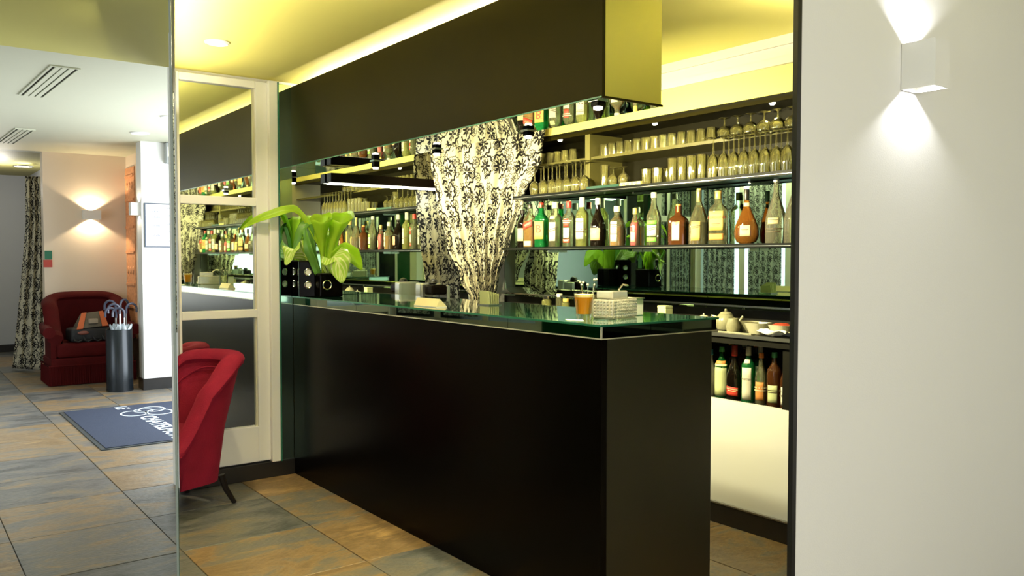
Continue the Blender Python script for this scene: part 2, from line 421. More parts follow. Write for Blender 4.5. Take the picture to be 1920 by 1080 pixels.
# back wall of the bar
wb = B('wall_back', (4.02, 1.315, 0), (4.2, YE, CEIL), M_yellow); struct(wb, 'back wall of the bar', 'wall')
B('fascia', (3.68, 1.43, 2.24), (4.02, YE, 2.385), M_yellow, wb)
tr = B('trim_1', (3.655, 1.43, 2.38), (4.02, YE - .002, 2.42), M_cornice); struct(tr, 'white moulded cornice above the yellow fascia', 'trim')
B('cornice_face', (3.665, 1.43, 2.42), (4.02, YE - .002, 2.475), M_cornice, tr)
B('cornice_top', (3.650, 1.43, 2.475), (4.02, YE - .002, CEIL - .001), M_cornice, tr)
# lobby walls
wl = MB()
wl.box((1.47, 10.95, 0), (4.2, 11.12, LC)); o = wl.build('wall_lobby', M_peach); struct(o, 'peach lobby wall behind the red sofa', 'wall')
o = B('wall_passage', (-3.2, 14.4, 0), (4.2, 14.55, LC), M_grey); struct(o, 'grey wall at the far end of the passage', 'wall')
o = B('baseboard_passage', (-3.0, 14.375, 0), (1.9, 14.4, 0.11), M_base); struct(o, 'dark baseboard of the passage wall', 'baseboard')
o = B('wall_side', (1.75, 11.12, 0), (1.9, 14.4, LC), M_grey); struct(o, 'side wall of the far passage', 'wall')
o = B('wall_niche', (2.36, 9.57, 0), (2.5, 10.95, LC), M_peach); struct(o, 'short return wall beside the sofa', 'wall')
def wall_with_hole(name, label, x0, x1, y0, y1, hole, axis, m):
    """axis 'x': wall plane x0..x1 thick, hole (ya, yb, za, zb)"""
    a, b, za, zb = hole; mb = MB()
    if axis == 'x':
        mb.box((x0, y0, 0), (x1, a, LC)).box((x0, b, 0), (x1, y1, LC)).box((x0, a, 0), (x1, b, za)).box((x0, a, zb), (x1, b, LC))
    else:
        mb.box((x0, y0, 0), (a, y1, LC)).box((b, y0, 0), (x1, y1, LC)).box((a, y0, 0), (b, y1, za)).box((a, y0, zb), (b, y1, LC))
    return struct(mb.build(name, m), label, 'wall')
wall_with_hole('wall_entrance', 'lobby wall around the glazed entrance', 3.16, 3.3, 5.36, 10.95, (6.0, 8.8, 0.02, 2.4), 'x', M_white)
mbw = MB()
mbw.box((-3.2, -2.7, 0), (-3.0, -0.8, LC)).box((-3.2, 2.8, 0), (-3.0, 5.8, LC)).box((-3.2, 8.6, 0), (-3.0, 14.4, LC))
for a, b in ((-0.8, 2.8), (5.8, 8.6)): mbw.box((-3.2, a, 0), (-3.0, b, .5)).box((-3.2, a, 2.4), (-3.0, b, LC))
struct(mbw.build('wall_left', M_white), 'long window wall left of the room', 'wall')
wall_with_hole('wall_front', 'wall with a window behind the camera', -3.0, 4.2, -2.7, -2.5, (-1.0, 2.2, 0.6, 2.4), 'y', M_white)
o = B('wall_far_right', (4.2, -2.7, 0), (4.4, 15.0, LC), M_white); struct(o, 'outer wall on the far right', 'wall')
def window_x(n, x, y0, y1, z0, z1, label, k=3):
    r = thing('window_%d' % n, label, 'window', (x, (y0 + y1) / 2, z0)); r['kind'] = 'structure'
    of = r.location
    B('window_frame', (x - .03, y0, z0), (x + .03, y0 + .05, z1), M_gloss_white, r, off=of); B('window_frame', (x - .03, y1 - .05, z0), (x + .03, y1, z1), M_gloss_white, r, off=of)
    B('window_frame', (x - .03, y0 + .05, z0), (x + .03, y1 - .05, z0 + .05), M_gloss_white, r, off=of); B('window_frame', (x - .03, y0 + .05, z1 - .05), (x + .03, y1 - .05, z1), M_gloss_white, r, off=of)
    st = (y1 - y0 - .1) / k
    for i in range(k):
        B('pane', (x - .004, y0 + .05 + i * st, z0 + .05), (x + .004, y0 + .05 + (i + 1) * st - .03, z1 - .05), M_pane, r, off=of)
        if i: B('mullion', (x - .02, y0 + .05 + i * st - .03, z0 + .05), (x + .02, y0 + .05 + i * st, z1 - .05), M_gloss_white, r, off=of)
window_x(1, -3.1, -0.8, 2.8, .5, 2.4, 'wide window in the left wall beside the camera')
window_x(2, -3.1, 5.8, 8.6, .5, 2.4, 'wide window in the left wall of the lobby')
window_x(3, 3.23, 6.0, 8.8, .02, 2.4, 'glazed entrance letting daylight onto the mat', 2)

# mirrored door in the end wall
dr = thing('door_1', 'white framed door glazed with mirror panes behind the armchair', 'door', (1.67, YE - .04, .11)); dr['kind'] = 'structure'
do = dr.location; yf = YE - .045
def dpart(n, x0, x1, z0, z1, m, y0=yf, bev=.004, par=dr): return B(n, (x0, y0, z0), (x1, YE - .001, z1), m, par, bevel=bev, off=do)
dpart('stile', 1.395, 1.41, .11, 2.5, M_gloss_white)
dpart('stile', 1.868, 1.945, .11, 2.5, M_gloss_white)
dpart('rail', 1.41, 1.868, 2.455, 2.5, M_gloss_white)
dpart('rail', 1.41, 1.868, 1.722, 1.775, M_gloss_white)
dpart('rail', 1.41, 1.868, 1.025, 1.075, M_gloss_white)
dpart('bottom_panel', 1.41, 1.868, .11, .335, M_gloss_white)
for z0, z1 in ((.335, 1.025), (1.075, 1.722), (1.775, 2.455)):
    p = dpart('mirror_pane', 1.41, 1.868, z0, z1, M_mirror, YE - .015, 0)
    B('glazing_bead', (1.858, YE - .028, z0), (1.868, YE - .015, z1), mat('bead_cream', (.55, .53, .40), .4), dr, off=do)
jb = B('trim_2', (1.945, YE - .075, .10), (2.0, YE - .001, 2.51), M_gloss_white, bevel=.004); struct(jb, 'white pilaster beside the mirrored door', 'trim')
st_ = thing('mirror_strip', 'narrow green edged mirror strip between white pilaster and bar', 'mirror', (2.05, YE - .03, .10))
so = st_.location
B('mirror_face', (2.006, YE - .05, .10), (2.10, YE - .001, 2.50), M_gmirror, st_, off=so)
B('glass_edge', (2.0005, YE - .085, .10), (2.006, YE - .001, 2.505), M_glassedge, st_, off=so)
o = B('baseboard_end', (1.395, YE - .06, 0), (2.10, YE - .001, .10), M_base, bevel=.003); struct(o, 'black baseboard under the mirrored door', 'baseboard')
# end mirror above the bar and back mirror behind the bottles
em = B('wall_mirror', (2.10, YE - .012, 1.0), (3.685, YE - .001, 2.40), M_mirror); tag(em, 'large mirror on the end wall above the far end of the bar', 'mirror')
bm_ = thing('wall_mirror', 'long green tinted mirror behind the bottle shelf', 'mirror', (3.71, 3.2, 1.12))
bo = bm_.location
ys = [1.43, 2.30, 3.10, 3.95, 4.55, YE - .012]
for i in range(5): B('mirror_panel', (W, ys[i] + .002, 1.12), (W + .012, ys[i + 1] - .002, 1.80), M_gmirror, bm_, off=bo)

# ------------------------------------------------------------------ bar counter
bar = thing('bar_counter', 'long black bar counter with mirrored band under a green glass top', 'bar counter', (2.42, 3.7, 0))
o_ = bar.location; BX0, BX1, BY0, BY1 = 2.10, 2.72, 2.25, YE - .055
def bp_(n, a, b, m, bev=0.0): return B(n, a, b, m, bar, bevel=bev, off=o_)
bp_('front_panel', (BX0, BY0, 0.0), (BX0 + .03, BY1, 1.098), M_black, .002)
bp_('end_panel', (BX0 + .0305, BY0, 0.0), (BX1, BY0 + .03, 1.098), M_blackend, .002)
bp_('back_panel', (BX1 - .02, BY0 + .031, 0.0), (BX1, 4.74, 1.098), M_blackmat)
bp_('work_top', (BX0 + .03, BY0 + .031, 1.07), (BX1 - .02, BY1, 1.098), M_blackmat)
bx = BX0 + .002; bxe = BX1 + .028
segs = [BY0, 2.83, 3.30, 3.62, 4.25, 4.9, BY1]
for i in range(6): bp_('mirror_band', (bx, segs[i] + .0015, 1.102), (bx + .012, segs[i + 1] - .0015, 1.145), M_smoke)
for a, b in ((bx + .0135, 2.36), (2.363, bxe)): bp_('mirror_band', (a, BY0 + .001, 1.102), (b, BY0 + .013, 1.145), M_smoke)
bp_('chrome_bead', (BX0 - .004, BY0 - .004, 1.098), (BX1 + .03, BY0 + .004, 1.102), M_bead)
bp_('chrome_bead', (BX0 - .004, BY0 + .004, 1.098), (BX0 + .004, BY1, 1.102), M_bead)
bp_('chrome_bead', (BX0 - .002, BY0 - .002, 1.102), (BX0 + .004, BY0 + .004, 1.145), M_bead)
bp_('glass_top', (BX0 - .006, BY0 - .006, 1.1455), (BX1 + .034, BY1, 1.153), M_glassgreen)
bp_('glass_edge', (BX0 - .0085, BY0 - .0085, 1.1455), (BX0 - .0062, BY1, 1.1535), M_glassedge)
bp_('glass_edge', (BX0 - .0062, BY0 - .0085, 1.1455), (BX1 + .034, BY0 - .0062, 1.1535), M_glassedge)
cp = B('trim_3', (BX0 + .001, YE - .054, 0), (2.13, YE - .002, 1.10), M_brown); struct(cp, 'dark filler post between bar and mirror strip', 'trim')
TOP = 1.1536

# ------------------------------------------------------------------ canopy over the bar
cn = thing('bar_canopy', 'dark boxed canopy hanging over the bar with mirrored underside', 'canopy', (2.255, 3.7, 1.985))
o_ = cn.location; CX0, CX1, CY0, CY1 = 2.10, 2.41, 2.25, YE - .014
def cp_(n, a, b, m, bev=0.0): return B(n, a, b, m, cn, bevel=bev, off=o_)
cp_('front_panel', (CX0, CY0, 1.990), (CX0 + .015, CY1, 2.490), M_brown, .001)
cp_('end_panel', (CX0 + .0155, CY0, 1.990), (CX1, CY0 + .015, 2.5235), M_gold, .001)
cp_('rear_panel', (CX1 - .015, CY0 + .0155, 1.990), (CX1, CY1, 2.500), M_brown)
cp_('top_board', (CX0 + .015, CY0 + .0155, 2.43), (CX1 - .015, CY1, 2.442), M_gloss_white)
ms = [CY0 + .003, 2.75, 3.1, 3.7, 4.3, CY1]
for i in range(5): cp_('mirror_underside', (CX0 + .001, ms[i] + .0015, 1.984), (CX1 + .004, ms[i + 1] - .0015, 1.9895), M_mirror)
cp_('glass_edge', (CX0 - .002, CY0, 1.984), (CX0 + .0008, CY1, 1.9895), M_glassedge)
cp_('edge_bead', (CX0 - .002, CY0 - .003, 1.982), (CX1 + .006, CY0 + .0025, 1.990), M_brown)
led = cp_('led_strip', (2.245, CY0 + .06, 2.4425), (2.265, CY1 - .05, 2.450), M_lampw)
light('canopy_strip_light', 'AREA', (2.255, (CY0 + CY1) / 2, 2.453), 17, WARM, (2.255, (CY0 + CY1) / 2, 3), 0.02, 2.75)

def spot_lamp(y, x, zlen, tgt, e, label, tube=True):
    r = thing('spot_lamp', label, 'lamp', (x, y, 1.9835 - zlen), group='square spot lamps under the canopy')
    MB().box((-.019, -.019, .012), (.019, .019, zlen - .004)).build('housing', M_chrome if False else M_black, r, bevel=.002)
    MB().box((-.026, -.026, zlen - .004), (.026, .026, zlen)).build('ceiling_plate', M_chrome, r)
    MB().lathe([(.015, 0.002), (.017, .006), (.017, .012)], 14).build('bulb', M_lamp, r, smooth=True)
    light('spot_lamp_light', 'SPOT', (x, y, 1.9835 - zlen - .004), e, YEL, tgt, spot=112, blend=1.0, rad=0.025)
spot_lamp(3.05, 2.385, .035, (3.70, 3.0, 1.62), 190, 'small square spot lamp under the canopy nearest the gold end panel')
spot_lamp(3.85, 2.385, .035, (3.70, 3.7, 1.62), 185, 'small square spot lamp under the canopy in front of the curtain')
spot_lamp(4.55, 2.385, .05, (3.60, 4.9, 1.6), 175, 'small square spot lamp under the canopy nearest the plant')

spot_lamp(2.31, 2.135, .035, (2.24, 2.50, 1.15), 95, 'added square spot lamp under the canopy right above the juice glass')  # extra lamp added to light the juice glass and bar end

# lamp bar mounted across the end mirror
lb = thing('strip_lamp', 'black horizontal strip lamp glowing white along its underside', 'lamp', (2.86, 5.14, 1.885))
MB().box((-.51, -.035, .012), (.50, .035, .072)).build('housing', M_black, lb, bevel=.002)
MB().box((-.50, -.012, .009), (.49, .022, .012)).build('diffuser', mat('soft_tube_glow', (1, 1, .95), .5, emit=(1, .96, .82), es=1.2), lb)
MB().box((-.30, .035, .02), (-.26, .047, .05)).build('bracket', M_chrome, lb); MB().box((.26, .035, .02), (.30, .047, .05)).build('bracket', M_chrome, lb)
light('strip_lamp_light', 'AREA', (2.86, 5.14, 1.892), 5, (1, .95, .78), (2.86, 5.14, 0), 0.95, 0.03)

# ------------------------------------------------------------------ back bar: cabinet, counter, shelves, niche
bb = thing('back_bar_cabinet', 'white fronted back bar cabinet with dark open bottle shelf', 'cabinet', (3.75, 3.2, 0))
o_ = bb.location
def bb_(n, a, b, m, bev=0.0): return B(n, a, b, m, bb, bevel=bev, off=o_)
bb_('plinth', (3.485, 1.43, 0), (3.52, 4.74, .104), M_base, .003)
bb_('plinth_cap', (3.480, 1.43, .104), (3.53, 4.74, .112), M_steel)
bb_('white_front', (3.50, 1.43, .112), (3.53, 4.74, .655), M_gloss_white)
bb_('niche_floor', (3.53, 1.43, .63), (4.0, 4.74, .645), M_blackmat)
bb_('niche_back', (3.98, 1.43, .645), (4.0, 4.74, .96), M_blackmat)
for y in (2.40, 3.35, 4.2): bb_('upright', (3.505, y, .655), (3.98, y + .06, .96), M_blackmat)
bb_('apron', (3.49, 1.43, .955), (3.98, 5.18, .985), M_blackmat)
ct = thing('back_counter', 'dark back counter top with pale front edge under the mirror', 'counter', (3.7, 3.2, .985))
o_ = ct.location
B('top_board', (3.485, 1.43, .985), (4.0, YE - .013, 1.008), M_blackmat, ct, off=o_); B('edge_strip', (3.478, 1.43, .990), (3.485, 4.70, 1.008), M_steel, ct, off=o_)
rc_ = thing('return_counter', 'short dark counter closing the far end of the bar', 'counter', (3.1, 4.97, 0))
B('return_top', (2.722, 4.76, .985), (3.476, YE - .013, 1.008), M_blackmat, rc_, off=rc_.location)
B('return_front', (2.722, 4.742, 0), (3.476, 4.759, 1.008), M_blackmat, rc_, off=rc_.location)
B('splash_back', (3.71, 1.43, 1.0085), (3.722, YE - .013, 1.119), M_blackmat, ct, off=o_)
lg = thing('mirror_ledge', 'narrow mirrored ledge with chrome lip below the long mirror', 'ledge', (3.66, 3.1, 1.125))
o_ = lg.location
for a, b in ((1.43, 2.6), (2.6, 3.4), (3.4, 4.0), (4.0, 4.95)):
    m_ = MB(o_); y0, y1 = a + .0015, b - .0015
    m_.add([(3.615, y0, 1.147), (3.615, y1, 1.147), (3.698, y1, 1.185), (3.698, y0, 1.185), (3.615, y0, 1.141), (3.615, y1, 1.141), (3.698, y1, 1.141), (3.698, y0, 1.141)], [(0, 3, 2, 1), (4, 5, 6, 7), (0, 1, 5, 4), (1, 2, 6, 5), (2, 3, 7, 6), (3, 0, 4, 7)])
    m_.build('mirror_slip', M_mirror, lg)
B('chrome_lip', (3.610, 1.43, 1.138), (3.614, 4.95, 1.148), M_chrome, lg, off=o_)

def shelf(z, label, y1, t=.016):
    r = thing('glass_shelf', label, 'shelf', (3.6, 3.1, z - t)); o_ = r.location
    B('glass_plate', (3.515, 1.43, z - t), (3.697, y1, z), M_shelf, r, off=o_)
    B('front_edge', (3.508, 1.43, z - t - .004), (3.5145, y1, z), M_shedge, r, off=o_)
    B('chrome_line', (3.506, 1.43, z - t + .003), (3.5078, y1, z - t + .0045), M_steel, r, off=o_)
    for y in (1.9, 2.75, 3.6, 4.4): B('bracket', (3.62, y, z - t - .02), (3.697, y + .012, z - t - .0005), M_chrome, r, off=o_)
    return r
S1, S2 = 1.472, 1.826
shelf(S1, 'lower dark glass shelf carrying the row of liquor bottles', 4.80)
shelf(S2, 'upper dark glass shelf carrying wine glasses and tumblers', 4.66, .02)
nc = thing('niche_cabinet', 'dark recessed cabinet with inverted glasses above the mirror', 'cabinet', (3.85, 3.1, 1.803))
o_ = nc.location
def nc_(n, a, b, m=M_niche): return B(n, a, b, m, nc, off=o_)
nc_('back', (3.985, 1.43, 1.83), (4.0, 5.0, 2.225))
nc_('floor', (3.715, 1.43, 1.803), (4.0, 5.0, 1.826))
nc_('top', (3.685, 1.43, 2.225), (4.0, 5.0, 2.239))
nc_('lip', (3.684, 1.43, 2.205), (3.70, 5.0, 2.2249), M_brown)
nc_('divider', (3.69, 4.07, 1.8265), (3.985, 4.115, 2.204), mat('divider_olive', (0.15, 0.135, 0.04), .4))
nc_('side', (3.69, 4.96, 1.8265), (3.985, 5.0, 2.204))
S3 = 2.056
nc_('shelf', (3.70, 1.43, S3 - .018), (3.985, 4.069, S3), mat('shelf_olive', (0.10, 0.09, 0.025), .35))
nc_('shelf', (3.70, 4.116, S3 - .018), (3.985, 4.959, S3), MATS['shelf_olive'])
for y in (2.75, 3.6, 4.5):  # pucks added to brighten the glasses in the niche
    MB(o_).lathe([(.012, 0), (.018, .010)], 10, c=(3.80, y, 2.2145)).build('added_puck', M_lamp, nc); light('added_puck_fill', 'SPOT', (3.80, y, 2.212), 4, YEL, (3.78, y, 0), spot=160, blend=.8, rad=.02)
cw = B('trim_4', (3.60, 5.02, 1.009), (3.698, YE - .014, 1.80), M_gloss_white); struct(cw, 'white corner post beside the gathered curtain', 'trim')

# ------------------------------------------------------------------ curtain in the bar corner
def bar_curtain():
    # keys by height: plan points of the cloth, left end, corner, right end
    K = [(1.015, [(3.26, 4.90), (3.42, 4.86), (3.575, 4.98)]), (1.10, [(3.33, 4.93), (3.44, 4.90), (3.565, 4.95)]), (1.25, [(3.27, 4.96), (3.44, 4.90), (3.58, 4.93)]),
         (1.5, [(3.20, 5.02), (3.45, 4.93), (3.60, 4.82)]), (1.8, [(3.14, 5.06), (3.46, 4.95), (3.60, 4.66)]), (2.1, [(3.10, 5.08), (3.46, 4.97), (3.61, 4.47)]), (2.40, [(3.12, 5.10), (3.46, 5.0), (3.62, 4.42)])]
    def fn(u, v):
        z = 1.015 + (2.40 - 1.015) * v
        for i in range(len(K) - 1):
            if K[i][0] <= z <= K[i + 1][0] + 1e-6: break
        t = (z - K[i][0]) / (K[i + 1][0] - K[i][0]); t = t * t * (3 - 2 * t)
        p = [tuple(a[k] * (1 - t) + b[k] * t for k in range(2)) for a, b in zip(K[i][1], K[i + 1][1])]
        a, c, b = p
        x = (1 - u) ** 2 * a[0] + 2 * u * (1 - u) * c[0] + u * u * b[0]
        y = (1 - u) ** 2 * a[1] + 2 * u * (1 - u) * c[1] + u * u * b[1]
        fold = 0.022 * math.sin(u * 2 * PI * 5.5 + 1.2 * math.sin(v * 3)) + 0.010 * math.sin(u * 2 * PI * 11 + v * 4)
        fold *= 0.8
        nx, ny = -0.75, -0.65
        return (x + nx * fold, y + ny * fold, z)
    c = MB().grid(fn, 90, 60).build('curtain', M_damask, None, smooth=True, solid=.003, uvs=(1.15, 1.5), origin=True)
    tag(c, 'cream curtain with black floral print gathered in the bar corner', 'curtain')
bar_curtain()

# ------------------------------------------------------------------ glassware
def stem_glass(h, rf, rb, rr, hs, name, label, cat, group, bulge=.45):
    r = thing(name, label, cat, group=group)
    t = .0012
    fz = .004
    # inverted: heights are flipped
    MB().lathe([(rf, 0), (rf, .0015), (rf * .5, fz), (.006, fz + .004)], 18, flip=h).build('foot', M_clear, r, smooth=True)
    MB().lathe([(.0045, fz + .004), (.0036, hs * .5), (.006, hs)], 8, flip=h, caps=False).build('stem', M_clear, r, smooth=True)
    hb = h - hs
    pr = [(.006, hs), (rb * .55, hs + hb * .10), (rb * .88, hs + hb * .26), (rb, hs + hb * bulge), ((rb + rr) / 2 * 1.01, hs + hb * .75), (rr, h)]
    inn = [(max(.001, q - t), z + (.002 if i == 0 else 0)) for i, (q, z) in enumerate(pr)]
    MB().lathe(pr + inn[::-1], 20, flip=h, caps=False).build('bowl', M_clear, r, smooth=True)
    return r
def tumbler(h, r0, r1, name, label, cat, group, inv=False):
    t = .0016
    pr = [(.001, 0), (r0, 0), (r0 + (r1 - r0) * .5, h * .5), (r1, h), (r1 - t, h), (r0 + (r1 - r0) * .5 - t, h * .5), (r0 - t, .010), (.001, .010)]
    o = MB().lathe(pr, 20, caps=False, flip=h if inv else None).build(name, M_clear, None, smooth=True)
    return tag(o, label, cat, group)
used = set()
def put(proto, loc, label):
    if proto.name not in used:
        used.add(proto.name); proto.location = loc; proto['label'] = label; return proto
    return dup(proto, loc, None, label)
wine = stem_glass(.190, .034, .036, .030, .092, 'wine_glass', 'x', 'glass', 'inverted wine glasses on the upper shelf')
ORD = ['first', 'second', 'third', 'fourth', 'fifth', 'sixth', 'seventh', 'eighth', 'ninth', 'tenth', 'eleventh', 'twelfth', 'thirteenth', 'fourteenth', 'fifteenth']
ysw = [4.49, 4.39, 4.30, 4.225, 4.15, 4.065, 3.98]
for i, y in enumerate(ysw):
    put(wine, (3.565, y, S2), '%s wine glass from the curtain in front row of inverted wine glasses' % ORD[i])
for i, y in enumerate([4.52, 4.44, 4.35, 4.265, 4.185, 4.105]):
    put(wine, (3.645, y, S2), '%s wine glass from the curtain in rear row of inverted wine glasses' % ORD[i])
flute = stem_glass(.215, .036, .033, .029, .085, 'champagne_glass', 'x', 'glass', 'inverted champagne glasses on the upper shelf', .62)
ysf = [2.945, 2.875, 2.81, 2.745, 2.68, 2.615, 2.55, 2.485]
for i, y in enumerate(ysf):
    put(flute, (3.560, y, S2), '%s champagne glass from the tumblers in front row at right of upper shelf' % ORD[i])
for i, y in enumerate([2.91, 2.845, 2.775, 2.71, 2.645, 2.58]):
    put(flute, (3.645, y, S2), '%s champagne glass from the tumblers in rear row at right of upper shelf' % ORD[i])
tum = tumbler(.085, .027, .036, 'tumbler', 'x', 'glass', 'inverted tumblers on the niche shelf', True)
for i, y in enumerate([4.68, 4.592, 4.505, 4.42, 4.335]):
    put(tum, (3.78, y, S3), '%s frosted tumbler from the curtain left of the niche divider' % ORD[i])
for i, y in enumerate([4.03, 3.955, 3.88, 3.806, 3.732, 3.658, 3.584, 3.510, 3.436, 3.362, 3.288, 3.214, 3.14]):
    put(tum, (3.78, y, S3), '%s tumbler right of the niche divider on the niche shelf' % ORD[i])
bal = stem_glass(.125, .033, .042, .032, .042, 'balloon_glass', 'x', 'glass', 'inverted balloon glasses in the niche', .40)
for i, y in enumerate([3.05, 2.96, 2.872, 2.785, 2.70, 2.61, 2.52]):
    put(bal, (3.78, y, S3), '%s balloon glass from the tumblers on the niche shelf' % ORD[i])
snif = stem_glass(.110, .030, .036, .028, .034, 'snifter_glass', 'x', 'glass', 'snifters on the upper shelf', .45)
put(snif, (3.62, 3.775, S2 + .018), 'left of two inverted snifters standing beside the wine glasses'); put(snif, (3.62, 3.685, S2 + .018), 'right of two inverted snifters standing beside the wine glasses')
hb_ = tumbler(.135, .026, .030, 'highball_glass', 'x', 'glass', 'highball glasses on the upper shelf')
put(hb_, (3.62, 3.85, S2 + .018), 'lone tall glass left of the two snifters')
for i, y in enumerate([3.245, 3.175, 3.105, 3.035]):
    put(hb_, (3.575, y, S2), '%s tall highball glass from the short tumblers in front row' % ORD[i])
for i, y in enumerate([3.21, 3.14, 3.07, 3.0]):
    put(hb_, (3.645, y, S2), '%s tall highball glass from the short tumblers in rear row' % ORD[i])
sh_ = tumbler(.088, .030, .033, 'short_tumbler', 'x', 'glass', 'short tumblers on the upper shelf')
for i, (x, y) in enumerate([(3.56, 3.43), (3.56, 3.345), (3.64, 3.41), (3.64, 3.33)]):
    put(sh_, (x, y, S2), ['front left', 'front right', 'rear left', 'rear right'][i] + ' of four short tumblers before the highball glasses')
bk = thing('book', 'dark green book lying flat under the two snifters', 'book', (3.61, 3.78, S2))
MB().box((-.075, -.14, .001), (.07, .14, .016)).build('pages', M_paper, bk); MB().box((-.078, -.145, .016), (.075, .145, .0178)).build('cover', mat('book_green', (.01, .05, .035), .35), bk)
MB().box((-.078, -.145, 0), (.075, .145, .001)).build('cover', MATS['book_green'], bk); MB().box((-.0795, -.145, .0), (-.0782, .145, .0178)).build('spine', MATS['book_green'], bk)
nb = thing('napkin_strip', 'pale yellow strip with dark rings beside the green book', 'napkin', (3.555, 3.545, S2))
MB().box((-.02, -.085, 0), (.06, .085, .022)).build('stack', mat('yellow_paper', (.72, .66, .25), .7), nb, bevel=.002)
for k in range(4): MB().tube([(-.0215, -.05 + k * .034 + .008 * math.cos(a * PI / 5), .011 + .006 * math.sin(a * PI / 5)) for a in range(10)], .0012, 5, True).build('printed_ring', M_ink, nb)

# ------------------------------------------------------------------ bottles
SH = {
 'wine': [(.96, 0), (1, .01), (1, .62), (.93, .68), (.62, .74), (.38, .79), (.34, .83), (.34, .99)],
 'gin': [(.95, 0), (1, .01), (1, .62), (.95, .66), (.75, .71), (.46, .755), (.40, .78), (.38, .95)],
 'slim': [(.95, 0), (1, .01), (1, .52), (.9, .58), (.62, .68), (.42, .76), (.38, .80), (.36, .97)],
 'cream': [(.92, 0), (1, .02), (1.02, .36), (.95, .46), (.66, .60), (.40, .70), (.34, .76), (.33, .95)],
 'cone': [(.95, 0), (1, .01), (1.0, .34), (.90, .44), (.55, .62), (.30, .74), (.25, .80), (.24, .97)],
 'tear': [(.45, 0), (.80, .04), (.97, .13), (1, .22), (.92, .33), (.68, .46), (.40, .60), (.24, .70), (.20, .80), (.20, .97)],
 'stub': [(.95, 0), (1, .01), (1, .58), (.92, .64), (.62, .70), (.40, .74), (.36, .80), (.36, .95)]}
def prof_r(pr, z):
    for (r0, z0), (r1, z1) in zip(pr, pr[1:]):
        if z0 <= z <= z1: return r0 + (r1 - r0) * (z - z0) / max(1e-6, z1 - z0)
    return pr[-1][0]
def bottle(label, loc, H, R, shape, body, cap, caph=.10, capr=None, liquid=None, fill=.5, labels=(), sq=2.0, sy=1.0, rz=-1.234, group=None, texts=(), name='bottle'):
    r = thing(name, label, 'bottle', loc, rz, group)
    pr = [(a * R, z * H) for a, z in SH[shape]]
    MB().lathe(pr, 24, sq=sq, sy=sy).build('body', body, r, smooth=True)
    if liquid:
        lp = [(max(.002, a - .004), z + (.004 if i == 0 else 0)) for i, (a, z) in enumerate(pr) if z < fill * H]
        lp.append((max(.002, prof_r(pr, fill * H) - .004), fill * H))
        MB().lathe(lp, 20, sq=sq, sy=sy).build('liquid', liquid, r, smooth=True)
    nr = pr[-1][0]; cr = capr or nr + .0015
    z0 = H * (1 - caph)
    MB().lathe([(cr, z0), (cr * 1.03, z0 + .003), (cr, H - .003), (cr * .92, H)], 16).build('cap', cap, r, smooth=True)
    def wrap(u, z, e):
        q = prof_r(pr, z) + e
        a = -PI / 2 + u / max(q, .001); ca, sa = math.cos(a), math.sin(a)
        k = (abs(ca) ** sq + abs(sa) ** sq) ** (-1 / sq) if sq != 2 else 1
        return (q * ca * k, q * sa * k * sy - (e if sy < 1 else 0), z)
    for (zc, hh, wid, m, tilt) in labels:
        w_ = wid * R * PI / 2
        def fn(u, v): 
            uu = (u - .5) * w_
            return wrap(uu, (zc + (v - .5) * hh) * H + uu * tilt, .0008)
        MB().grid(fn, 14, 5).build('label', m, r, smooth=True, solid=.0005)
    for (txt, zc, size, m, tilt) in texts:
        if txt[0] == '=':
            vs = []; fs = []; hh = size * H
            for q in range(len(txt)):
                ww = hh * (1.3 - .35 * (q % 2)); yy = hh * (.35 - .38 * q); n_ = len(vs); st = 6
                for e_ in range(st + 1):
                    for sg in (-1, 1): vs.append(Vector((-ww + 2 * ww * e_ / st, yy + sg * hh * .09, 0)))
                fs += [(n_ + 2 * e_, n_ + 2 * e_ + 2, n_ + 2 * e_ + 3, n_ + 2 * e_ + 1) for e_ in range(st)]
        else: vs, fs = text_geo(txt, size * H)
        b = MB(); b.add([wrap(v.x, zc * H + v.y + v.x * tilt, .0017) for v in vs], fs); b.build('lettering' if txt[0] != '=' else 'printed_lines', m, r)
    return r
def G(n, tint, body, bc, **k): return glass(n, tint, body, bc, **k)
G_clear = G('bottle_clear', (.93, .96, .86), .11, (.96, .95, .55), refl=1.5)  # yellow-lime body colour stands in for the glow in clear bottles
G_green = G('bottle_green', (.10, .62, .22), .35, (.03, .45, .12))
G_dgreen = G('bottle_dark_green', (.05, .30, .08), .5, (.01, .14, .03))
G_amber = G('bottle_amber', (.78, .40, .10), .35, (.55, .22, .04))
G_brown = G('bottle_brown', (.40, .14, .04), .5, (.20, .07, .02))
G_dark = G('bottle_black', (.05, .03, .02), .8, (.012, .008, .005))
G_yel = G('bottle_yellow', (.88, .92, .52), .22, (.85, .85, .30))
G_pearl = G('bottle_pearl', (.95, .93, .78), .20, (.92, .88, .66))
L_amber = G('spirit_amber', (.85, .42, .08), .55, (.62, .24, .03))
L_dark = G('spirit_dark', (.35, .12, .03), .6, (.16, .05, .01))
L_pink = mat('syrup_pink', (.72, .03, .10), .2)
c_red = mat('cap_red', (.45, .03, .02), .35); c_white = mat('cap_white', (.72, .70, .58), .4); c_blk = mat('cap_black', (.02, .015, .012), .35)
c_or = mat('cap_orange', (.75, .22, .03), .4); c_gold = mat('cap_gold', (.72, .46, .12), .35); c_grn = mat('cap_green', (.05, .30, .08), .4); c_blue = mat('cap_blue', (.03, .22, .30), .4)
p_cream = mat('label_cream', (.58, .50, .30), .6); p_white = mat('label_white', (.60, .58, .48), .6); p_red = mat('label_red', (.50, .03, .015), .55); p_yel = mat('label_yellow', (.60, .40, .11), .6)
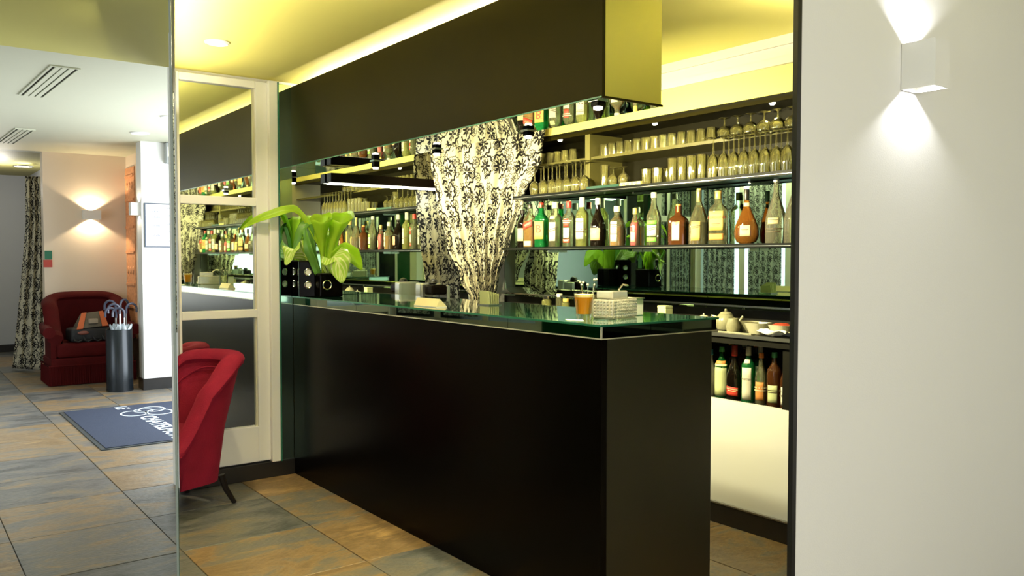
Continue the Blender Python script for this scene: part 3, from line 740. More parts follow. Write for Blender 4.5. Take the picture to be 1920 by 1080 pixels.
p_green = mat('label_green', (.16, .52, .06), .55); p_or = mat('label_orange', (.55, .22, .05), .6); p_lime = mat('label_lime', (.50, .54, .28), .6); p_rose = mat('label_rose', (.66, .36, .22), .6); p_wm = mat('label_lines', (.08, .06, .03), .6); p_grey = mat('label_grey', (.32, .30, .24), .6)
BXp = 3.612
def bt(y, H, *a, **k): 
    return (BXp, y, S1), H
def bo_(label, y, H, R, shape, body, cap, **k):
    if shape != 'tear': R *= 1.14
    return bottle(label, (BXp, y, S1), H, R, shape, body, cap, group='liquor bottles on the lower shelf', **k)
bo_('dark wine bottle with plain cream label at the curtain end', 4.684, .265, .034, 'wine', G_dark, c_blk, labels=((.34, .34, .95, p_cream, 0),))
bo_('amber whisky bottle with slanted red label and black cap', 4.60, .300, .037, 'gin', G_clear, c_blk, liquid=L_amber, fill=.60, sq=5, sy=.85, labels=((.52, .15, 1.0, p_red, .42), (.09, .12, .8, p_cream, 0)), texts=(('==', .52, .06, p_cream, .42),))
bo_('green gin bottle with cream label, red letter B and red cap', 4.475, .305, .036, 'gin', G_green, c_red, sq=5, sy=.9, caph=.12, labels=((.38, .40, 1.05, p_yel, 0),), texts=(('B', .40, .26, p_red, 0),))
bo_('clear round shouldered bottle with pale green label', 4.325, .300, .041, 'gin', G_clear, mat('cap_clear', (.7, .72, .6), .3), caph=.14, labels=((.34, .42, .7, p_white, 0), (.66, .08, .5, p_lime, 0)), texts=(('==', .36, .10, p_wm, .3),))
bo_('clear vodka bottle with red and white label and red cap', 4.185, .300, .037, 'gin', G_clear, c_red, caph=.15, labels=((.52, .18, .55, p_red, 0), (.30, .22, .7, p_white, 0), (.13, .08, .8, p_red, 0)), texts=(('==', .53, .10, p_white, 0), ('==', .13, .06, p_white, 0)))
bo_('pale yellow bottle with long white cap and white label', 4.055, .318, .037, 'gin', G_yel, c_white, caph=.20, labels=((.36, .42, .95, p_white, 0),), texts=(('==', .48, .07, p_wm, 0), ('==', .30, .14, p_wm, 0)))
bo_('dark brown cream liqueur bottle with white cap', 3.905, .305, .043, 'cream', G_dark, c_white, caph=.14, labels=((.25, .25, .95, p_rose, 0),), texts=(('BAILEYS', .29, .075, p_cream, .25),))
bo_('small amber bourbon bottle with patterned white label', 3.735, .245, .041, 'stub', G_clear, c_white, caph=.14, liquid=L_amber, fill=.50, labels=((.36, .50, .62, p_white, 0),), texts=(('==', .48, .14, p_wm, 0), ('==', .30, .12, p_wm, 0)))
bo_('small pink red bottle with pale label and gold neck', 3.580, .225, .027, 'slim', G_clear, c_gold, caph=.16, liquid=L_pink, fill=.62, labels=((.24, .26, .65, p_cream, 0),))
bo_('clear bottle with green and white banded label', 3.425, .310, .038, 'slim', G_clear, c_white, caph=.10, labels=((.28, .20, 1.0, p_white, 0), (.43, .07, 1.0, p_green, 0), (.11, .08, 1.0, p_green, 0)), texts=(('==', .29, .09, p_green, .25),))
bo_('square brown liqueur bottle with orange cap and slanted label', 3.235, .232, .047, 'stub', G_brown, c_or, caph=.20, capr=.015, sq=5, sy=.75, liquid=L_dark, fill=.55, labels=((.33, .44, .5, p_white, 0), (.52, .07, .55, p_or, .25)))
bo_('tall amber bottle with gold cap and sloping shoulders', 3.085, .310, .050, 'cone', G_clear, c_gold, caph=.24, capr=.0135, liquid=L_dark, fill=.40, labels=((.24, .34, .62, p_yel, 0),), texts=(('==', .30, .07, p_wm, .1),))
bo_('clear square gin bottle with yellow label and cap', 2.950, .288, .044, 'gin', G_clear, c_gold, caph=.15, capr=.019, sq=4, sy=.75, labels=((.44, .36, .95, p_yel, 0), (.14, .12, .95, p_or, 0)), texts=(("GORDON'S", .50, .065, p_red, 0), ('==', .36, .06, p_red, 0)))
bo_('teardrop brandy flask with cream label and black stopper', 2.765, .285, .066, 'tear', G_amber, c_blk, caph=.20, capr=.014, sy=.42, liquid=L_dark, fill=.42, labels=((.24, .20, .55, p_cream, 0), (.72, .07, 1.0, p_cream, 0)), texts=(('==', .24, .055, p_wm, 0),))
bo_('tall pearly decorated bottle beside the white wall edge', 2.585, .330, .046, 'cone', G_pearl, mat('cap_pearl', (.72, .72, .66), .25), caph=.06, labels=((.34, .10, .7, p_cream, 0),), texts=(('==', .34, .06, p_wm, 0), ('==', .18, .12, p_wm, 0)))
bo_('pearly decorated bottle half hidden by the white wall edge', 2.478, .325, .044, 'cone', G_pearl, MATS['cap_pearl'], caph=.06)
# bottles in the low open shelf of the back bar
ZB = .6455
def bl(label, x, y, H, R, shape, body, cap, **k): return bottle(label, (x, y, ZB), H, R, shape, body, cap, group='bottles in the low open shelf', **k)
bl('pale frosted bottle with blue cap beside the bar end', 3.60, 2.985, .255, .034, 'slim', G_pearl, c_blue, caph=.12)
bl('frosted white bottle with green neck in the low shelf', 3.60, 2.908, .275, .036, 'wine', G_dgreen, c_grn, labels=((.36, .62, 1.5, p_lime, 0), (.70, .06, 1.2, p_or, 0)))
bl('black liqueur bottle with red cap and red label in low shelf', 3.60, 2.824, .290, .043, 'cream', G_dark, c_red, caph=.20, labels=((.17, .16, 1.0, p_red, -.1),), texts=(('==', .18, .085, p_cream, -.1),))
bl('green vermouth bottle with tall white label in the low shelf', 3.60, 2.735, .290, .036, 'wine', G_green, c_white, caph=.16, labels=((.34, .58, .95, p_white, 0), (.74, .07, .6, p_white, 0)), texts=(('MARTINI', .42, .055, p_ink if False else p_wm, 0),))
bl('second green vermouth bottle behind the first in low shelf', 3.70, 2.735, .290, .036, 'wine', G_green, c_white, caph=.16, labels=((.34, .58, .95, p_white, 0),))
bl('clear bottle with orange oval label in the low shelf', 3.60, 2.655, .265, .031, 'slim', G_clear, c_or, liquid=L_amber, fill=.35, labels=((.26, .36, .95, p_or, 0),), texts=(('==', .28, .14, p_cream, 0),))
bl('dark bottle with rounded cream label and lime cap in low shelf', 3.60, 2.575, .275, .037, 'wine', G_brown, c_grn, labels=((.24, .32, .9, p_lime, 0),), texts=(('==', .27, .10, p_wm, 0),))
bl('brown bottle with round white label at the shelf upright', 3.60, 2.500, .265, .034, 'slim', G_brown, c_gold, labels=((.24, .34, .95, p_white, 0),), texts=(('==', .25, .22, p_wm, 0),))
for i, (y, c, bdy, lab) in enumerate([(3.02, c_gold, G_dark, 'gold capped dark bottle in back row behind frosted bottles'), (2.93, c_white, G_amber, 'white capped amber bottle in back row behind frosted bottles'), (2.85, c_or, G_dark, 'orange capped dark bottle in back row behind red capped bottle'),
        (2.64, c_white, G_clear, 'clear bottle in back row behind the orange labelled bottle'), (2.57, c_gold, G_dark, 'gold capped bottle in back row behind the lime capped bottle'), (2.50, c_grn, G_dgreen, 'green capped bottle in back row beside the shelf upright')]):
    bl(lab, 3.82, y, .30, .035, 'wine' if i % 2 else 'gin', bdy, c, caph=.13)

# ------------------------------------------------------------------ plant and bar-top things
M_leaf = mat('lime_leaf', (.52, .74, .05), .42, var=.25, scale=10)
def leaf_mat(m):
    N, L = nt(m); b = N['Principled BSDF']
    tr = N.new('ShaderNodeBsdfTranslucent'); tr.inputs[0].default_value = (.55, .80, .08, 1)
    mx = N.new('ShaderNodeMixShader'); mx.inputs[0].default_value = .5
    L.new(b.outputs[0], mx.inputs[1]); L.new(tr.outputs[0], mx.inputs[2]); L.new(mx.outputs[0], N['Material Output'].inputs[0])
leaf_mat(M_leaf)
M_leafv = mat('veined_leaf', (.34, .56, .05), .4, var=.2, scale=10)
def vein_mat(m):
    N, L = nt(m); b = N['Principled BSDF']; src = b.inputs['Base Color'].links[0].from_socket
    uv = N.new('ShaderNodeTexCoord'); sp = N.new('ShaderNodeSeparateXYZ'); L.new(uv.outputs['UV'], sp.inputs[0])
    def mm(op, x, y):
        n = N.new('ShaderNodeMath'); n.operation = op
        for i, q in enumerate((x, y)):
            if q is None: continue
            if isinstance(q, (int, float)): n.inputs[i].default_value = q
            else: L.new(q, n.inputs[i])
        return n.outputs[0]
    d = mm('ABSOLUTE', mm('SUBTRACT', sp.outputs[0], .5), None)
    ph = mm('SINE', mm('MULTIPLY', mm('SUBTRACT', sp.outputs[1], mm('MULTIPLY', d, .7)), 50.0), None)
    fac = mm('MAXIMUM', mm('GREATER_THAN', ph, .55), mm('LESS_THAN', d, .03))
    mx = N.new('ShaderNodeMix'); mx.data_type = 'RGBA'; L.new(fac, mx.inputs[0]); L.new(src, mx.inputs[6]); mx.inputs[7].default_value = (.62, .72, .30, 1)
    L.new(mx.outputs[2], b.inputs['Base Color'])
vein_mat(M_leafv)
M_leafd = mat('green_leaf', (.10, .26, .03), .4, var=.3, scale=10)
def leaf(parent, pts, wid, m=M_leaf, cup=.25, name='leaf', side=None):
    """pts: 3-D midrib; wid: width list; blade with a folded midrib"""
    P_ = [Vector(p) for p in pts]; n = len(P_)
    side = Vector(side) if side else None
    def fn(u, v):
        f = v * (n - 1); i = min(int(f), n - 2); t = f - i
        # catmull
        p0, p1, p2, p3 = P_[max(i - 1, 0)], P_[i], P_[i + 1], P_[min(i + 2, n - 1)]
        p = 0.5 * ((2 * p1) + (-p0 + p2) * t + (2 * p0 - 5 * p1 + 4 * p2 - p3) * t * t + (-p0 + 3 * p1 - 3 * p2 + p3) * t ** 3)
        tg = (p2 - p1).normalized()
        sd = side - tg * side.dot(tg) if side else tg.cross(Vector((0.6, 0.8, 0.1)))
        sd.normalize(); up = sd.cross(tg)
        w_ = wid[i] * (1 - t) + wid[i + 1] * t
        q = (u - .5) * 2
        rip = .012 * math.sin(v * 16) * abs(q) * (w_ / .05 if w_ < .05 else 1)
        return p + sd * q * w_ + up * (cup * w_ * abs(q) + rip)
    return MB().grid(fn, 9, 22).build(name, m, parent, smooth=True, solid=.0012, uvs=(1, 1))
pl = thing('potted_plant', 'lime green broad leaved plant at the far end of the bar', 'plant', (2.24, 4.95, TOP))
# holder: square black pot with pierced white roundels, and round black pot
pot = thing('square_vase', 'tall square black pot with white roundels left of plant', 'vase', (2.145, 5.02, TOP), -.35)
def sq_pot(r, hw, h, circ):
    MB().box((-hw, -hw, 0), (hw, hw, h)).build('body', M_black, r, bevel=.006)
    MB().box((-hw + .008, -hw + .008, h), (hw - .008, hw - .008, h + .004)).build('rim', M_dark, r)
    for z in circ:
        for k in range(4):
            a = k * PI / 2; ca, sa = math.cos(a), math.sin(a)
            ring = [(hw + .001, .020 * math.cos(t * PI / 8), z + .020 * math.sin(t * PI / 8)) for t in range(16)]
            rot = lambda p: (p[0] * ca - p[1] * sa, p[0] * sa + p[1] * ca, p[2])
            d = MB().tube([rot(p) for p in ring], .004, 6, True).build('roundel', M_chrome, r, smooth=True)
            m_ = MB(); vs = [rot((hw + .0012, .017 * math.cos(t * PI / 8), z + .017 * math.sin(t * PI / 8))) for t in range(16)]
            m_.add(vs, [tuple(range(16))]); m_.build('roundel_face', M_paper, d)
sq_pot(pot, .056, .225, (.075, .155))
MB().box((-.078, -.078, 0), (.078, .078, .145)).build('pot', M_black, pl, bevel=.008)
MB().tube([(-.03 + .028 * math.cos(t * PI / 8), -.0795, .075 + .028 * math.sin(t * PI / 8)) for t in range(16)], .004, 6, True).build('roundel', M_chrome, pl)
MB().box((-.07, -.07, .145), (.07, .07, .149)).build('soil', M_dark, pl)
R_ = (.8, -.6, 0)
def spathe(base, mid, top, rad, tip):
    b0, m0, t0_ = Vector(base), Vector(mid), Vector(top)
    def fn(u, v):
        a = 2 * PI * u
        c = (1 - v) ** 2 * b0 + 2 * v * (1 - v) * m0 + v * v * t0_
        q = .010 + rad * (v ** 2.6) * (1 + .10 * math.sin(3 * a))
        z = (tip * (.5 + .5 * math.cos(a - .9)) if v > 0 else 0) * v ** 4
        return c + Vector((math.cos(a) * q, math.sin(a) * q, z + .008 * math.sin(4 * a) * v ** 3))
    MB().grid(fn, 28, 18, True).build('spathe', M_leaf, pl, smooth=True, solid=.0012)
spathe((.01, -.01, .13), (.02, -.02, .36), (.09, -.05, .47), .072, .075)
spathe((-.02, 0, .13), (-.03, 0, .34), (-.035, -.02, .47), .060, .060)
leaf(pl, [(-.02, -.02, .14), (-.06, .0, .34), (-.14, .06, .52), (-.22, .10, .545), (-.36, .16, .49), (-.47, .22, .42)], [.012, .012, .020, .030, .026, .003], cup=.4, side=(.2, .3, .9))
leaf(pl, [(-.05, .0, .14), (-.12, .04, .26), (-.19, .06, .30), (-.24, .06, .20)], [.01, .05, .075, .01], cup=-.25, side=(.5, -.4, .6), m=M_leafv)
leaf(pl, [(-.01, -.05, .14), (.0, -.085, .245), (.02, -.13, .22), (.03, -.17, .09)], [.02, .085, .095, .008], cup=-.2, side=R_, m=M_leafv)
leaf(pl, [(.03, .0, .14), (.08, -.04, .27), (.14, -.08, .27), (.19, -.12, .17)], [.02, .06, .06, .006], cup=-.25, side=(.2, -.2, .9))
leaf(pl, [(-.04, .0, .14), (-.08, .02, .3), (-.11, .03, .46), (-.16, .04, .40), (-.20, .06, .24)], [.01, .02, .03, .028, .004], cup=.3, m=M_leafd, side=R_)
leaf(pl, [(0, .03, .14), (.05, .06, .3), (.09, .08, .4), (.16, .10, .42)], [.012, .05, .06, .008], cup=.3, side=R_)
leaf(pl, [(-.06, -.02, .14), (-.13, -.03, .3), (-.15, -.02, .44)], [.02, .028, .006], m=M_leafd, cup=.3, side=R_)
for k in range(3): MB().tube([(-.01 + k * .012, 0, .14), (-.03 + k * .02, -.01, .32), (-.05 + k * .05, -.02, .42)], .005, 6).build('stalk', M_leaf, pl, smooth=True)

# juice glass
def juice_mat():
    m = mat('orange_juice', (1.0, .42, .008), .3, var=.05, spec=.2); N, L = nt(m); b = N['Principled BSDF']
    tr = N.new('ShaderNodeBsdfTranslucent'); tr.inputs[0].default_value = (1, .50, .01, 1); mx = N.new('ShaderNodeMixShader'); mx.inputs[0].default_value = .35
    L.new(b.outputs[0], mx.inputs[1]); L.new(tr.outputs[0], mx.inputs[2]); L.new(mx.outputs[0], N['Material Output'].inputs[0]); return m
M_drink = glass('drinking_glass', (.99, .98, .95), body=.01, bodycol=(1, .95, .8), refl=.5)
jg = thing('juice_glass', 'tapered glass of orange juice near the bar end', 'glass', (2.215, 2.475, TOP))
MB().lathe([(.001, 0), (.028, 0), (.032, .02), (.040, .108), (.0385, .108), (.0305, .022), (.001, .020)], 24, caps=False).build('glass_body', M_drink, jg, smooth=True)
MB().lathe([(.0295, .024), (.0368, .088), (.037, .090)], 22).build('juice', juice_mat(), jg, smooth=True)
MB().lathe([(.0372, .0905), (.0378, .101)], 22).build('foam', mat('juice_foam', (.90, .72, .30), .7), jg, smooth=True)
np_ = tag(MB().prism([(2.14, 2.49), (2.175, 2.43), (2.195, 2.46), (2.165, 2.53)], TOP, TOP + .002).build('napkin', M_paper, None, origin=True), 'folded white napkin lying left of the juice glass', 'napkin')
# straw pot behind the juice
sp_ = thing('straw_pot', 'small glass pot of cocktail sticks behind the juice glass', 'pot', (2.46, 2.72, TOP))
MB().lathe([(.001, 0), (.036, 0), (.042, .085), (.0405, .085), (.035, .006), (.001, .006)], 20, caps=False).build('pot_body', M_clear, sp_, smooth=True)
for k in range(7):
    a = k * 2.4; x, y = .022 * math.cos(a), .022 * math.sin(a)
    s_ = MB().tube([(x * .4, y * .4, .008), (x * 1.6, y * 1.6, .125 + .012 * (k % 3))], .0016, 5).build('stick', M_chrome, sp_)
    MB().sphere((x * 1.62, y * 1.62, .127 + .012 * (k % 3)), .006, 8, 5).build('knob', M_ceramic, s_, smooth=True)
# crystal ice box
M_crystal = glass('frosted_crystal', (.80, .78, .72), .42, (.86, .82, .70), rough=.12, refl=1.5)
ib = thing('ice_bucket', 'pebbled crystal ice box right of the juice glass', 'ice box', (2.40, 2.49, TOP), .25)
MB().box((-.095, -.05, .0), (.095, .05, .078)).build('box_body', M_crystal, ib, bevel=.008)
MB().box((-.080, -.04, .079), (.035, .04, .112)).build('lid', M_crystal, ib, bevel=.006)
for ix in range(12):
    for iz in range(5):
        pass
st = MB()
for ix in range(13):
    for iz in range(6): st.sphere((-.085 + ix * .0142, -.0502, .008 + iz * .0125), (.005, .003, .005), 6, 4)
for iy in range(6):
    for iz in range(6): st.sphere((-.0952, -.04 + iy * .0155, .008 + iz * .0125), (.003, .005, .005), 6, 4)
tag(st.build('pebbled_relief', M_crystal, ib, smooth=True), kind='stuff')
tg_ = MB().tube([(.03, 0, .115), (.06, 0, .135), (.085, -.01, .130)], .004, 6).build('tongs', M_chrome, ib, smooth=True)
ch = thing('coaster_holder', 'white coaster block beside the crystal ice box', 'coasters', (2.555, 2.56, TOP), .2)
MB().box((-.045, -.04, 0), (.045, .04, .070)).build('coaster_stack', M_paper, ch, bevel=.003); MB().tube([(-.047, -.042, .072), (.047, -.042, .072), (.047, .042, .072), (-.047, .042, .072)], .003, 6, True).build('wire_rim', M_chrome, ch)
cd = thing('menu_card', 'cream card block lying on the bar left of curtain', 'card', (2.20, 3.62, TOP))
MB().box((-.03, -.11, 0), (.03, .11, .004)).build('card_base', M_paper, cd); 
MB().hull([(-.03, -.11, .004), (-.03, .11, .004), (-.01, .11, .042), (-.01, -.11, .042), (.03, -.11, .004), (.03, .11, .004)], [(0, 3, 2, 1), (3, 4, 5, 2), (0, 4, 3), (1, 2, 5)]).build('card_tent', mat('card_cream', (.76, .68, .38), .6), cd)
lm = thing('napkin_holder', 'cream folded napkins in a holder behind the bar edge', 'napkins', (2.52, 3.55, TOP))
MB().box((-.04, -.05, 0), (.04, .05, .006)).build('base', M_chrome, lm)
for k in range(5): MB().hull([(-.03 + k * .013, -.045, .006), (-.03 + k * .013, .045, .006), (-.035 + k * .016, .04, .075 - .006 * k), (-.035 + k * .016, -.04, .075 - .004 * k)], [(0, 1, 2, 3)]).build('napkin', p_lime, lm, solid=.004)

# coffee machine and boxes on the return counter
ZC = 1.0082
cm = thing('coffee_machine', 'small silver and black coffee machine left of the curtain', 'coffee machine', (3.05, 4.98, ZC))
MB().box((-.09, -.10, 0), (.09, .10, .03)).build('base', M_blackmat, cm, bevel=.006)
MB().box((-.085, .02, .031), (.085, .10, .215)).build('body', M_steel, cm, bevel=.012)
MB().box((-.06, -.09, .135), (.06, .019, .205)).build('brew_head', M_black, cm, bevel=.015)
MB().box((.062, -.085, .031), (.088, .018, .20)).build('side_panel', M_steel, cm, bevel=.006)
MB().tube([(-.02, -.06, .134), (-.02, -.06, .115)], .009, 10).build('spout', M_chrome, cm, smooth=True)
MB().lathe([(.022, .206), (.03, .215), (.026, .235), (.006, .245)], 14).build('top_knob', M_blackmat, cm, smooth=True)
MB().box((-.05, -.08, .031), (.05, .01, .040)).build('drip_tray', M_chrome, cm)
tb_ = thing('storage_box', 'cream plastic tub on the counter behind the plant', 'tub', (2.84, 4.96, ZC))
MB().lathe([(.055, 0), (.060, .004), (.072, .10), (.074, .104)], 20).build('tub_body', M_ceramic, tb_, smooth=True); MB().lathe([(.076, .1045), (.077, .112), (.05, .117)], 20).build('tub_lid', p_lime, tb_, smooth=True)

# ------------------------------------------------------------------ things on the back counter
CX = 3.60
def teapot(label, loc, s, rz, m):
    r = thing('teapot', label, 'teapot', loc, rz, 'teapots on the back counter')
    MB().lathe([(.03 * s, 0), (.045 * s, .006 * s), (.058 * s, .035 * s), (.055 * s, .06 * s), (.038 * s, .085 * s), (.034 * s, .088 * s)], 20).build('pot_body', m, r, smooth=True)
    l = MB().lathe([(.035 * s, .0885 * s), (.028 * s, .098 * s), (.008 * s, .103 * s)], 18).build('lid', m, r, smooth=True)
    MB().sphere((0, 0, .109 * s), .008 * s, 10, 6).build('knob', m, l, smooth=True)
    MB().tube([(-.050 * s, 0, .03 * s), (-.075 * s, 0, .05 * s), (-.092 * s, 0, .08 * s)], [.013 * s, .009 * s, .006 * s], 10).build('spout', m, r, smooth=True)
    MB().tube([(.048 * s, 0, .07 * s), (.075 * s, 0, .078 * s), (.085 * s, 0, .055 * s), (.070 * s, 0, .028 * s), (.052 * s, 0, .025 * s)], .006 * s, 8).build('handle', m, r, smooth=True)
M_sage = mat('sage_ceramic', (.25, .24, .15), .25, var=.3, scale=40)
teapot('sage patterned teapot with loop handle on the back counter', (3.625, 2.905, ZC), 1.0, 2.0, M_sage)
teapot('small cream teapot half behind the bar top corner', (3.63, 3.06, ZC), .72, .6, M_ceramic)
jg2 = thing('milk_jug', 'rounded sage milk jug in front of the teapot', 'jug', (3.555, 2.80, ZC))
MB().lathe([(.026, 0), (.034, .005), (.038, .03), (.030, .06), (.026, .075), (.024, .075), (.028, .06), (.03, .02), (.001, .01)], 18, caps=False).build('jug_body', M_sage, jg2, smooth=True); MB().tube([(.02, .022, .065), (.03, .04, .055), (.03, .042, .03), (.024, .03, .02)], .004, 6).build('handle', M_sage, jg2, smooth=True)
def bowl(label, loc, r0, r1, h, m, name='bowl', sq=2.0, inner=None):
    r = thing(name, label, 'bowl', loc, 0, 'bowls on the back counter')
    MB().lathe([(.001, 0), (r0, 0), (r1, h), (r1 - .003, h), (r0 - .002, .006), (.001, .006)], 24, caps=False, sq=sq).build('bowl_body', m, r, smooth=True)
    MB().lathe([(r0 * .7, 0), (r0 * .75, .001)], 20).build('foot_ring', m, r)
    if inner: MB().lathe([(r1 * .3, h - .012), (r1 * .9, h - .006), (r1 * .5, h + .008)], 16).build('contents', inner, r, smooth=True)
bowl('stacked grey bowl behind the milk jug', (3.64, 2.765, ZC), .035, .062, .055, M_sage)
bowl('cream square bowl in the middle of the counter end', (3.585, 2.665, ZC), .038, .060, .058, M_ceramic, sq=4)
bowl('cream bowl of red sachets beside the white wall edge', (3.585, 2.525, ZC), .035, .058, .056, M_ceramic, inner=mat('red_sachet', (.45, .05, .02), .5), sq=4)
tw = MB().grid(lambda u, v: (3.495 + .075 * v + .006 * math.sin(u * 9), 2.44 + .17 * u, ZC + .019 + .010 * math.sin(u * 7 + v * 5) + .006 * math.sin(v * 13 + u * 3)), 16, 10).build('tea_towel', M_paper, None, smooth=True, solid=.004, origin=True)
tag(tw, 'crumpled white cloth on the counter edge beside the bowls', 'cloth')
tray = thing('tray', 'thin pale tray under the jug and bowls', 'tray', (3.53, 2.73, ZC)); MB().box((-.035, -.09, 0), (-.005, .12, .004)).build('tray_plate', M_ceramic, tray); MB().box((-.037, -.09, .004), (-.033, .12, .008)).build('tray_lip', M_ceramic, tray)
def jar(label, loc, r0, h, m, capm):
    r = thing('jar', label, 'jar', loc, 0, 'jars on the back counter')
    MB().lathe([(r0 * .9, 0), (r0, .004), (r0, h * .75), (r0 * .7, h * .85)], 16).build('jar_body', m, r, smooth=True); MB().lathe([(r0 * .75, h * .85), (r0 * .75, h)], 16).build('lid', capm, r, smooth=True)
jar('clear jar of yellow sticks left on the back counter', (3.60, 4.40, ZC), .035, .13, G_yel, M_chrome)
jar('squat dark jar with steel lid beside the clear jar', (3.60, 4.52, ZC), .030, .07, G_brown, M_steel)
jar('tall clear bottle shaped jar behind the juice glass', (3.62, 4.29, ZC), .026, .15, G_clear, c_white)
jar('second clear jar behind the juice glass', (3.60, 4.20, ZC), .028, .12, G_yel, c_gold)
jar('small steel topped shaker behind the green bar top', (3.60, 3.62, ZC), .018, .06, M_steel, M_chrome)
jar('low white lidded pot right of the steel shaker', (3.60, 3.46, ZC), .024, .05, M_ceramic, c_white)
jar('low white lidded pot left of the cream teapot', (3.60, 3.20, ZC), .024, .05, M_ceramic, c_white)
tin = thing('tea_tin', 'square yellow green tea tin on the back counter', 'tin', (3.61, 3.33, ZC)); MB().box((-.03, -.032, 0), (.03, .032, .10)).build('tin_body', p_lime, tin, bevel=.003); MB().box((-.031, -.033, .1005), (.031, .033, .115)).build('lid', p_lime, tin, bevel=.003); MB().box((-.0312, -.02, .03), (-.0302, .02, .075)).build('label', p_green, tin)
for i, y in enumerate((4.66, 4.74, 4.60)):
    bowl(['pale cup nearest the white corner post', 'pale cup against the curtain foot', 'pale cup beside the squat jar'][i], (3.57 + .02 * (i % 2), y, ZC), .022, .036, .05, M_ceramic, 'cup')

# ------------------------------------------------------------------ upholstered seats
def tub_shell(hw, yf, yc, ry, ha, hb, th, rt, zb, zs, camel=0.0, n=46, p=.8, wing=.35, lean=0.08, taper=0.0):
    """U-shaped upholstered shell, front towards -y; returns a closed-section MB"""
    path = []
    for i in range(n):
        s = i / (n - 1)
        if s < .25: x, y = -hw, yf + (yc - yf) * (s / .25)
        elif s > .75: x, y = hw, yf + (yc - yf) * ((1 - s) / .25)
        else:
            a = PI * (1 - (s - .25) / .5); ca, sa = math.cos(a), math.sin(a)
            x = hw * math.copysign(abs(ca) ** p, ca); y = yc + ry * abs(sa) ** p
        d = abs(s - .5) * 2
        t = 1 - max(0, min(1, (d - wing) / (1 - wing - .12))); t = t * t * (3 - 2 * t)
        h = ha + (hb - ha) * t + camel * max(0, math.cos(d * PI / 2 / .55) if d < .55 else 0)
        if d > .9: h -= (d - .9) * .4
        path.append((Vector((x, y, 0)), h))
    vs = []; k = 0
    for i, (c, h) in enumerate(path):
        tg = (path[min(i + 1, n - 1)][0] - path[max(i - 1, 0)][0]).normalized(); nr = Vector((-tg.y, tg.x, 0))   # outward
        sec = [(-taper, zb), (-taper * .55, (zb + h) * .45), (0, h - rt * 1.6)]
        for q in range(9):
            a = -PI * .10 + (PI * 1.15) * q / 8
            sec.append((-th / 2 + (th / 2 + rt * .55) * math.cos(a), h - rt + rt * math.sin(a)))
        sec += [(-th * 1.0, h - rt * 1.7), (-th * 1.05, (zs + h) * .5), (-th, zs)]
        k = len(sec)
        for e, z in sec:
            sh = lean * max(0, (z - zs)) * max(0, (c.y - yc) / max(ry, .01))
            vs.append(c + nr * e + Vector((0, sh, z)))
    fs = []
    for i in range(n - 1):
        for j in range(k): fs.append((i * k + j, (i + 1) * k + j, (i + 1) * k + (j + 1) % k, i * k + (j + 1) % k))
    fs += [tuple(range(k)), tuple(reversed(range((n - 1) * k, n * k)))]
    m = MB(); m.add(vs, fs); return m
def cushion(a, b, m, name, parent, bev=.03, seg=4):
    return MB().box(a, b).build(name, m, parent, smooth=True, bevel=bev, bseg=seg)

# crimson armchair standing against the partition in front of the mirrored door
def cut_by_partition(o, root):
    bm = bmesh.new(); bm.from_mesh(o.data)
    mw = Matrix.Translation(root.location) @ Matrix.Rotation(root.rotation_euler[2], 4, 'Z')
    iv = mw.inverted(); co = iv @ PT(1, .008, 0); no = iv.to_3x3() @ NR
    g = bmesh.ops.bisect_plane(bm, geom=bm.verts[:] + bm.edges[:] + bm.faces[:], plane_co=co, plane_no=no, clear_inner=True)
    ed = [e for e in g['geom_cut'] if isinstance(e, bmesh.types.BMEdge)]
    if ed:
        try: bmesh.ops.holes_fill(bm, edges=ed, sides=0)
        except Exception: pass
    bm.to_mesh(o.data); bm.free()
ac = thing('armchair', 'crimson velvet armchair with rolled arms against the mirrored door', 'armchair', (1.335, 4.86, 0), math.radians(-68))
acp = [tub_shell(.27, -.36, -.04, .22, .40, .83, .075, .045, .15, .34, camel=.03, wing=.26, lean=.26, taper=.055).build('back_shell', M_red, ac, smooth=True),
       cushion((-.17, -.36, .30), (.17, .07, .45), M_red, 'seat_cushion', ac, .04),
       cushion((-.17, -.36, .16), (.17, .06, .30), M_red, 'seat_base', ac, .02)]
def inner_back(u, v):
    x = (u - .5) * .34; z = .43 + .33 * v; bulge = .05 * math.sin(PI * u) * math.sin(PI * v) 
    return (x * (1 - .10 * (1 - v)), .155 + .09 * v - bulge - .10 * (abs(u - .5) * 2) ** 2.5, z - .02 * (abs(u - .5) * 2) ** 2)
acp.append(MB().grid(inner_back, 14, 12).build('back_cushion', M_red, ac, smooth=True, solid=0))
# piping along the shell's inner edge
pp = []
for i in range(25):
    a = PI * (1 - i / 24); ca, sa = math.cos(a), math.sin(a)
    pp.append((.195 * math.copysign(abs(ca) ** .8, ca), -.02 + .17 * abs(sa) ** .8 + .05 * sa, .55 + .21 * abs(sa) ** .7))
acp.append(MB().tube(pp, .006, 6).build('piping', M_red, ac, smooth=True))
for x, y, dx, dy in ((.17, .11, .035, .06), (-.17, .11, -.035, .06), (.20, -.33, .02, -.03)):
    acp.append(MB().tube([(x, y, .17), (x + dx * .3, y + dy * .3, .09), (x + dx, y + dy, 0)], [.020, .016, .013], 8).build('leg', M_wood, ac, smooth=True))
for o in acp: cut_by_partition(o, ac)
for o in acp:
    if len(o.data.vertices) == 0: bpy.data.objects.remove(o)

